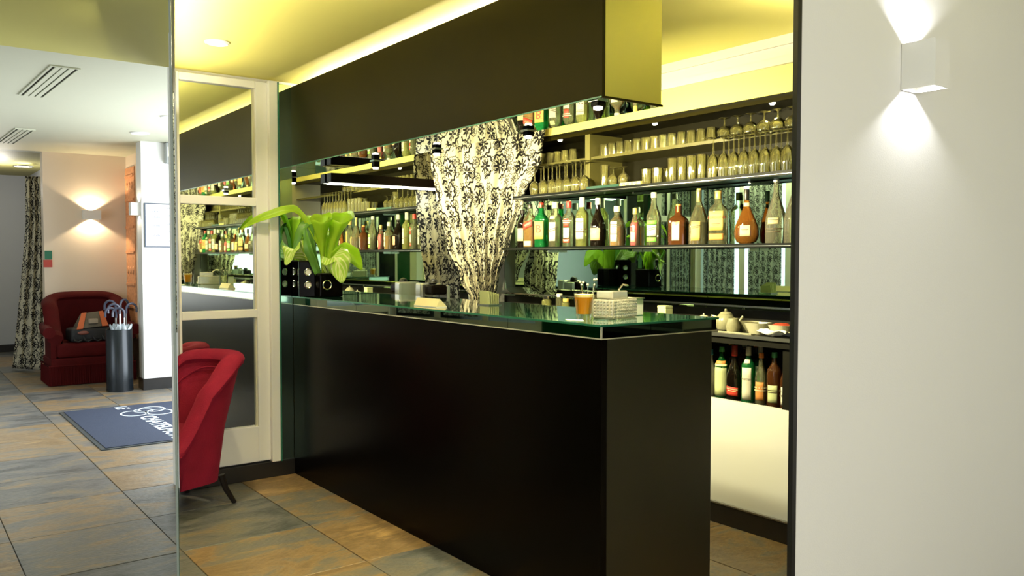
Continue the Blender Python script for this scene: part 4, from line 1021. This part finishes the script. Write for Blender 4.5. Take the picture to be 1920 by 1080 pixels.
# dark red sofa in the lobby
sf = thing('sofa', 'dark red velvet sofa with fringed skirt against the peach wall', 'sofa', (1.835, 10.50, 0), 0)
tub_shell(.415, -.26, .08, .28, .60, .90, .10, .055, .20, .40, camel=.11, wing=.42, p=.55, lean=.05).build('back_shell', M_dred, sf, smooth=True)
cushion((-.36, -.30, .30), (.36, .27, .46), M_dred, 'seat_cushion', sf, .045)
cushion((-.42, -.29, .19), (.42, .28, .30), M_dred, 'seat_base', sf, .02)
MB().tube([(-.435, -.295, .215), (.435, -.295, .215), (.435, .30, .215), (-.435, .30, .215)], .010, 6, True).build('braid', M_dred, sf, smooth=True)
def arm_roll(sx): return MB().tube([(sx * .435, -.32, .585), (sx * .435, -.1, .60), (sx * .425, .14, .63)], [.062, .062, .05], 12).build('arm_roll', M_dred, sf, smooth=True)
arm_roll(-1); arm_roll(1)
fr = MB()
N_ = 190
for k in range(N_):
    x = -.435 + .87 * k / (N_ - 1); fr.tube([(x, -.298 + .003 * math.sin(k * 2.1), .205), (x + .001 * math.sin(k), -.302 + .004 * math.sin(k * 1.3), .006)], .0034, 4)
for k in range(100):
    y = -.295 + .59 * k / 99
    for sx in (-1, 1): fr.tube([(sx * .438, y, .205), (sx * .442, y, .006)], .0034, 4)
tag(fr.build('fringe', M_dred, sf, smooth=False), 'long bullion fringe around the sofa foot', kind='stuff')
B('skirt_lining', (-.42, -.285, .01), (.42, .29, .19), M_dred, sf)
# bags on the sofa
bg = thing('backpack', 'black and orange backpack lying on the red sofa', 'bag', (1.83, 10.40, .465), .1)
cushion((-.22, -.13, .0), (.20, .12, .15), mat('bag_black', (.012, .012, .013), .7, bump=.3), 'bag_body', bg, .04)
MB().hull([(-.15, -.125, .14), (.17, -.125, .17), (.14, .0, .33), (-.07, .0, .31), (-.15, .10, .14), (.17, .10, .17), (.14, .08, .32), (-.07, .08, .30)], [(0, 1, 2, 3), (4, 7, 6, 5), (0, 3, 7, 4), (1, 5, 6, 2), (3, 2, 6, 7), (0, 4, 5, 1)]).build('top_flap', mat('bag_grey', (.10, .085, .06), .7, bump=.3), bg, smooth=True, bevel=.015)
MB().hull([(-.165, -.13, .14), (-.10, -.132, .145), (-.03, -.012, .318), (-.08, -.008, .312)], [(0, 1, 2, 3)]).build('orange_panel', mat('bag_orange', (.50, .11, .03), .7), bg, solid=.008)
MB().hull([(.10, -.132, .165), (.165, -.13, .168), (.145, -.01, .33), (.10, -.012, .325)], [(0, 1, 2, 3)]).build('orange_panel', MATS['bag_orange'], bg, solid=.008)
MB().box((-.03, -.118, .20), (.06, -.075, .25)).build('badge', mat('badge_tan', (.35, .28, .2), .6), bg)
MB().sphere((-.10, -.14, .10), (.06, .015, .022), 12, 6).build('logo_patch', mat('patch_brown', (.20, .06, .04), .5), bg, smooth=True)
for k in range(4): MB().tube([(-.2 + .1 * k, -.13, .06), (-.19 + .1 * k, -.17, .02), (-.16 + .1 * k, -.165, .005), (-.12 + .1 * k, -.15, .02)], .009, 6).build('strap', MATS['bag_black'], bg, smooth=True)

# umbrella stand and umbrellas
us = thing('umbrella_stand', 'tall black cylindrical umbrella stand beside the white column', 'umbrella stand', (1.955, 9.50, 0))
M_stand = mat('stand_black', (.012, .016, .020), .25, metal=.3, var=.1)
MB().lathe([(.001, 0), (.130, 0), (.130, .645), (.126, .65), (.122, .645), (.122, .012), (.001, .012)], 32, caps=False).build('cylinder', M_stand, us, smooth=True)
MB().lathe([(.1305, .02), (.1325, .02), (.1325, .0), (.1305, .0)], 32, caps=False).build('foot_band', M_stand, us, smooth=True)
M_crook = mat('crook_blue_grey', (.05, .055, .085), .3, var=.1); M_umbf = mat('umbrella_cloth', (.55, .62, .66), .7, var=.2)
def umbrella(i, x, y, tilt, az, h, lab):
    r = thing('umbrella', lab, 'umbrella', (1.955 + x, 9.50 + y, .02), az, 'umbrellas in the black stand')
    top = h; s = .055
    pts = [(0, 0, .05), (tilt * .5, 0, top * .5), (tilt, 0, top - .05)]
    MB().tube(pts, .006, 6).build('shaft', M_steel, r, smooth=True)
    cr = [(tilt, 0, top - .05)] + [(tilt + s - s * math.cos(a * PI / 8), 0, top + s * math.sin(a * PI / 8)) for a in range(0, 9)] + [(tilt + 2 * s, 0, top - .04)]
    MB().tube(cr, .012, 8).build('crook_handle', M_crook, r, smooth=True)
    nf = 10; mb = MB()
    def fn(u, v):
        a = 2 * PI * u; z = .05 + (.655 - .05) * v; q = .010 + .022 * v ** 2 * (1.15 + .5 * math.sin(a * 5)) + (.022 if v > .95 else 0)
        c = tilt * z / top
        return (c + q * math.cos(a), q * math.sin(a), z + (.030 * math.sin(a * 5) if v > .95 else 0))
    mb.grid(fn, 30, 8, True).build('folded_cloth', M_umbf, r, smooth=True)
UM = [(-.05, -.03, -.02, 3.3, .80, 'umbrella with the leftmost crook handle in the black stand'), (-.02, .05, .0, 2.6, .87, 'umbrella with the highest left crook in the black stand'), (.0, -.05, .0, 3.0, .84, 'umbrella with the middle crook in the black stand'),
      (.02, .04, .01, .6, .88, 'umbrella at the back middle of the black stand'), (.06, -.02, .01, .2, .84, 'umbrella with the rightmost crook handle in the black stand'), (.04, -.07, .0, 2.9, .80, 'umbrella at the front right of the black stand')]
for i, u in enumerate(UM): umbrella(i, *u)

# column with notice board and emergency light
wc = B('wall_column', (2.165, 9.36, .12), (2.95, 9.56, LC), M_white); struct(wc, 'white square column between the sofa and the entrance', 'column')
o = B('baseboard_column', (2.155, 9.35, 0), (2.95, 9.57, .12), M_base); struct(o, 'black baseboard around the white column', 'baseboard')
nbd = thing('notice_board', 'white notice sheet in thin dark frame on the column', 'notice board', (2.37, 9.345, 1.51))
MB().box((-.17, .002, .01), (.17, .012, .455)).build('sheet', M_paper, nbd)
M_fr = mat('frame_blue_grey', (.06, .08, .12), .4)
for n, a, b in (('frame_bar', (-.18, -.004, 0), (-.17, .014, .465)), ('frame_bar', (.17, -.004, 0), (.18, .014, .465)), ('frame_bar', (-.17, -.004, 0), (.17, .014, .01)), ('frame_bar', (-.17, -.004, .455), (.17, .014, .465))): MB().box(a, b).build(n, M_fr, nbd)
mk = MB()
for cx_, rows in ((-.06, (.12, .22, .31, .37)), (.09, (.06, .16, .24, .33, .41))):
    for z in rows:
        for q in range(5): mk.box((cx_ - .04 + q * .016, .0005, z), (cx_ - .030 + q * .016, .002, z + .010 + .006 * (q % 2)))
tag(mk.build('printed_marks', mat('faint_print', (.35, .37, .42), .7), nbd), kind='stuff')
el = thing('emergency_light', 'grey wall box with small lit panel high on the column', 'light', (2.47, 9.30, 2.40))
MB().box((-.07, -.03, 0), (.12, .058, .215)).build('housing', M_plast, el, bevel=.004); MB().box((-.055, -.036, .07), (-.030, -.0302, .17)).build('lit_panel', mat('lit_panel', (.9, .9, .7), .4, emit=(1, 1, .8), es=1.2), el)
# wall hanging on the return wall
wh = thing('wall_hanging', 'orange and red carved panel on the wall beside the sofa', 'wall hanging', (2.345, 10.70, .45))
M_tap = mat('carved_orange', (.66, .30, .14), .6, var=.45, scale=26, bump=.6, bscale=40)
MB().box((.0, -.22, 0), (.014, .22, 2.02)).build('panel', M_tap, wh)
for z in (0.02, .35, .62, 1.0, 1.3, 1.62, 1.9): MB().box((-.012, -.20, z), (.0, .20, z + .03)).build('carved_band', M_tap, wh, bevel=.003)
for z in (.72, 1.40, 1.72): 
    for y in (-.12, 0, .12): MB().lathe([(.001, 0), (.05, .0), (.035, .012), (.001, .014)], 10, caps=False).build('carved_boss', M_tap, wh).matrix_local = Matrix.Translation((-.0, y, z + .08)) @ Matrix.Rotation(-PI / 2, 4, 'Y')

# lobby curtain in the passage
def lob(u, v):
    z = .02 + 2.36 * v
    xl = 1.24 + .13 * min(1, v * 1.3) ; xr = 1.60
    x = xl + (xr - xl) * u
    return (x, 11.55 + .03 * math.sin(u * 2 * PI * 4 + v * 2) + .5 * (1 - u) * (1 - v) ** 2, z)
c = MB().grid(lob, 60, 40).build('curtain', M_damask2 if False else M_damask, None, smooth=True, solid=.003, uvs=(.75, 2.4), origin=True)
tag(c, 'floor length patterned curtain beside the far passage', 'curtain')
fg = thing('wall_sign', 'small green and red sign on the wall edge beside the curtain', 'sign', (1.52, 10.935, 1.29)); MB().box((-.045, 0, .09), (.03, .012, .19)).build('green_panel', mat('sign_green', (.01, .16, .08), .5), fg); MB().box((-.06, 0, 0), (.03, .012, .085)).build('red_panel', mat('sign_red', (.50, .05, .03), .5), fg)

# wall sconces
def sconce(label, loc, w_, d_, h_, rz, e, col, spot=110, m=M_white):
    r = thing('wall_sconce', label, 'wall lamp', loc, rz, None)
    t = .004
    MB().box((-w_ / 2, -d_, 0), (w_ / 2, -d_ + t, h_)).build('front_plate', m, r); MB().box((-w_ / 2, -d_ + t, 0), (-w_ / 2 + t, 0, h_)).build('side_plate', m, r); MB().box((w_ / 2 - t, -d_ + t, 0), (w_ / 2, 0, h_)).build('side_plate', m, r)
    MB().box((-w_ / 2 + t, -t, 0), (w_ / 2 - t, 0, h_)).build('back_plate', m, r)
    MB().lathe([(.010, h_ * .35), (.012, h_ * .5), (.010, h_ * .65)], 10, c=(0, -d_ * .55, 0)).build('bulb', M_lampw, r, smooth=True)
    p = Vector(loc); n = Matrix.Rotation(rz, 3, 'Z') @ Vector((0, -d_ * .55, 0))
    light('sconce_up_light', 'SPOT', p + n + Vector((0, 0, h_ * .78)), e, col, p + n + Vector((0, 0, 3)), spot=spot, blend=.25, rad=.012)
    light('sconce_down_light', 'SPOT', p + n + Vector((0, 0, h_ * .22)), e, col, p + n - Vector((0, 0, 3)), spot=spot, blend=.25, rad=.012)
sconce('narrow white box sconce on the near right wall', (2.455, 1.2985, 1.895), .085, .10, .135, 0, 2.6, (.97, .97, 1.0), 122)
sconce('white box sconce glowing on the peach wall above the sofa', (1.965, 10.948, 1.85), .19, .10, .11, 0, 9.5, (1.0, .80, .52), 122)
sconce('small white sconce on the side of the column', (2.163, 9.46, 1.85), .10, .09, .13, -PI / 2, 1.5, (1.0, .86, .66), 105)

# ceiling vents, lights and detector
def vent(label, cx, cy, L_):
    r = thing('ceiling_vent', label, 'vent', (cx, cy, LC - .012), math.radians(2), 'slot vents in the lobby ceiling')
    w_ = .085
    for a, b in (((-w_, -L_, .004), (-w_ + .012, L_, .0118)), ((w_ - .012, -L_, .004), (w_, L_, .0118)), ((-w_ + .012, -L_, .004), (w_ - .012, -L_ + .015, .0118)), ((-w_ + .012, L_ - .015, .004), (w_ - .012, L_, .0118))): MB().box(a, b).build('frame_bar', M_lobbyceil, r)
    MB().box((-w_ + .012, -L_ + .015, .010), (w_ - .012, L_ - .015, .0118)).build('dark_slot', M_dark, r)
    for x in (-.052, -.013, .028): MB().box((x - .003, -L_ + .015, .003), (x + .026, L_ - .015, .0095)).build('slat', M_lobbyceil, r)
vent('nearest and largest slot vent in the lobby ceiling', .93, 6.63, .62); vent('second slot vent farther along the lobby ceiling', 1.07, 9.75, .62)
vent2 = None
def disc_light(label, loc, r0, m, e=None):
    r = thing('ceiling_light', label, 'ceiling light', loc)
    MB().lathe([(r0, .012), (r0, .006), (r0 * .86, 0), (r0 * .82, .004)], 24, caps=False).build('ring', M_chrome if e else M_white, r, smooth=True)
    MB().lathe([(r0 * .82, .003), (r0 * .4, .001), (.001, .0005)], 24, caps=False).build('lens', m, r, smooth=True)
disc_light('round white ceiling light over the bar left of the canopy', (1.41, 4.44, CEIL - .0125), .062, M_white)
for n_, (x_, y_, e_) in enumerate(((1.41, 4.44, 42), (1.35, 2.75, 45), (0.9, 0.6, 18))):  # second and third lights are added, unseen, to brighten the bar
    if n_: disc_light(['', 'added round white ceiling light above the near end of the bar', 'added round white ceiling light above the camera side of the room'][n_], (x_, y_, CEIL - .0125), .062, M_white)
    light('ceiling_light_beam', 'SPOT', (x_, y_, CEIL - .02), e_, (1.0, .84, .55), (x_, y_, 0), spot=140, blend=.8, rad=.05)
disc_light('chrome rimmed ceiling light in the olive passage ceiling', (1.46, 12.5, LC - .0425), .12, M_lampw, 1)
disc_light('small white detector on the lobby ceiling by the column', (1.98, 7.6, LC - .0125), .06, M_white)
disc_light('flat white ceiling disc above the column', (2.02, 8.75, LC - .0125), .09, M_white)
pd = thing('added_uplighter', 'added shallow white dish uplighter hanging from the yellow ceiling', 'ceiling light', (1.12, 2.62, 2.27))  # uplighter added out of view to brighten the yellow ceiling
MB().lathe([(.001, 0), (.10, .012), (.17, .05), (.168, .053), (.10, .016), (.001, .004)], 28, caps=False).build('dish', M_white, pd, smooth=True)
MB().tube([(.12, 0, .03), (.02, 0, CEIL - 2.27)], .003, 6).build('rod', M_chrome, pd); MB().tube([(-.06, .10, .03), (-.01, .017, CEIL - 2.27)], .003, 6).build('rod', M_chrome, pd); MB().tube([(-.06, -.10, .03), (-.01, -.017, CEIL - 2.27)], .003, 6).build('rod', M_chrome, pd)
MB().lathe([(.02, .02), (.028, .03), (.02, .04)], 14).build('bulb', M_lamp, pd, smooth=True)
light('added_up_fill', 'SPOT', (1.12, 2.62, 2.325), 34, WARM, (1.12, 2.62, 3), spot=176, blend=.15, rad=.05)
pd2 = dup(pd, (3.05, 1.85, 2.27), 0, 'added shallow white dish uplighter hidden behind the near white wall')  # second added uplighter, brightens the ceiling behind the canopy
light('added_up_fill', 'SPOT', (3.05, 1.85, 2.325), 24, WARM, (3.05, 1.85, 3), spot=176, blend=.15, rad=.05)
light('passage_ceiling_light', 'POINT', (1.2, 12.6, 2.3), 15, (1, .95, .85), rad=.1)

# ------------------------------------------------------------------ entrance mat
mt = thing('door_mat', 'navy blue entrance mat with white ring logo and lettering', 'mat', (1.80, 7.52, 0))
mx0, mx1, my0, my1 = -.575, .62, -.93, .93
MB().box((mx0, my0, .0005), (mx1, my1, .006)).build('rubber_border', M_matedge, mt, bevel=.002)
MB().box((mx0 + .035, my0 + .035, .006), (mx1 - .035, my1 - .035, .010)).build('pile', M_navy, mt)
def flat_ring(c, r, w_): 
    m_ = MB(); vs = []; n = 40
    for k in range(n):
        a = 2 * PI * k / n
        vs += [(c[0] + (r - w_) * math.cos(a), c[1] + (r - w_) * math.sin(a) * 1.25, .0108), (c[0] + r * math.cos(a), c[1] + r * math.sin(a) * 1.25, .0108)]
    m_.add(vs, [(2 * k, 2 * k + 1, (2 * k + 3) % (2 * n), (2 * k + 2) % (2 * n)) for k in range(n)]); m_.build('logo_ring', M_matprint, mt)
flat_ring((-.05, .43), .115, .018); flat_ring((.13, .56), .115, .018); flat_ring((.15, .38), .12, .018); flat_ring((.05, .53), .085, .014)
def mat_text(t, size, cx_, cy_):
    vs, fs = text_geo(t, size, .004)
    m_ = MB(); m_.add([(cx_ + v.y * 1.0, cy_ - v.x * 1.0, .0108) for v in vs], fs); m_.build('lettering', M_matprint, mt)
mat_text('LE', .15, -.08, .79); mat_text('CHATELMORE', .18, .0, -.34)
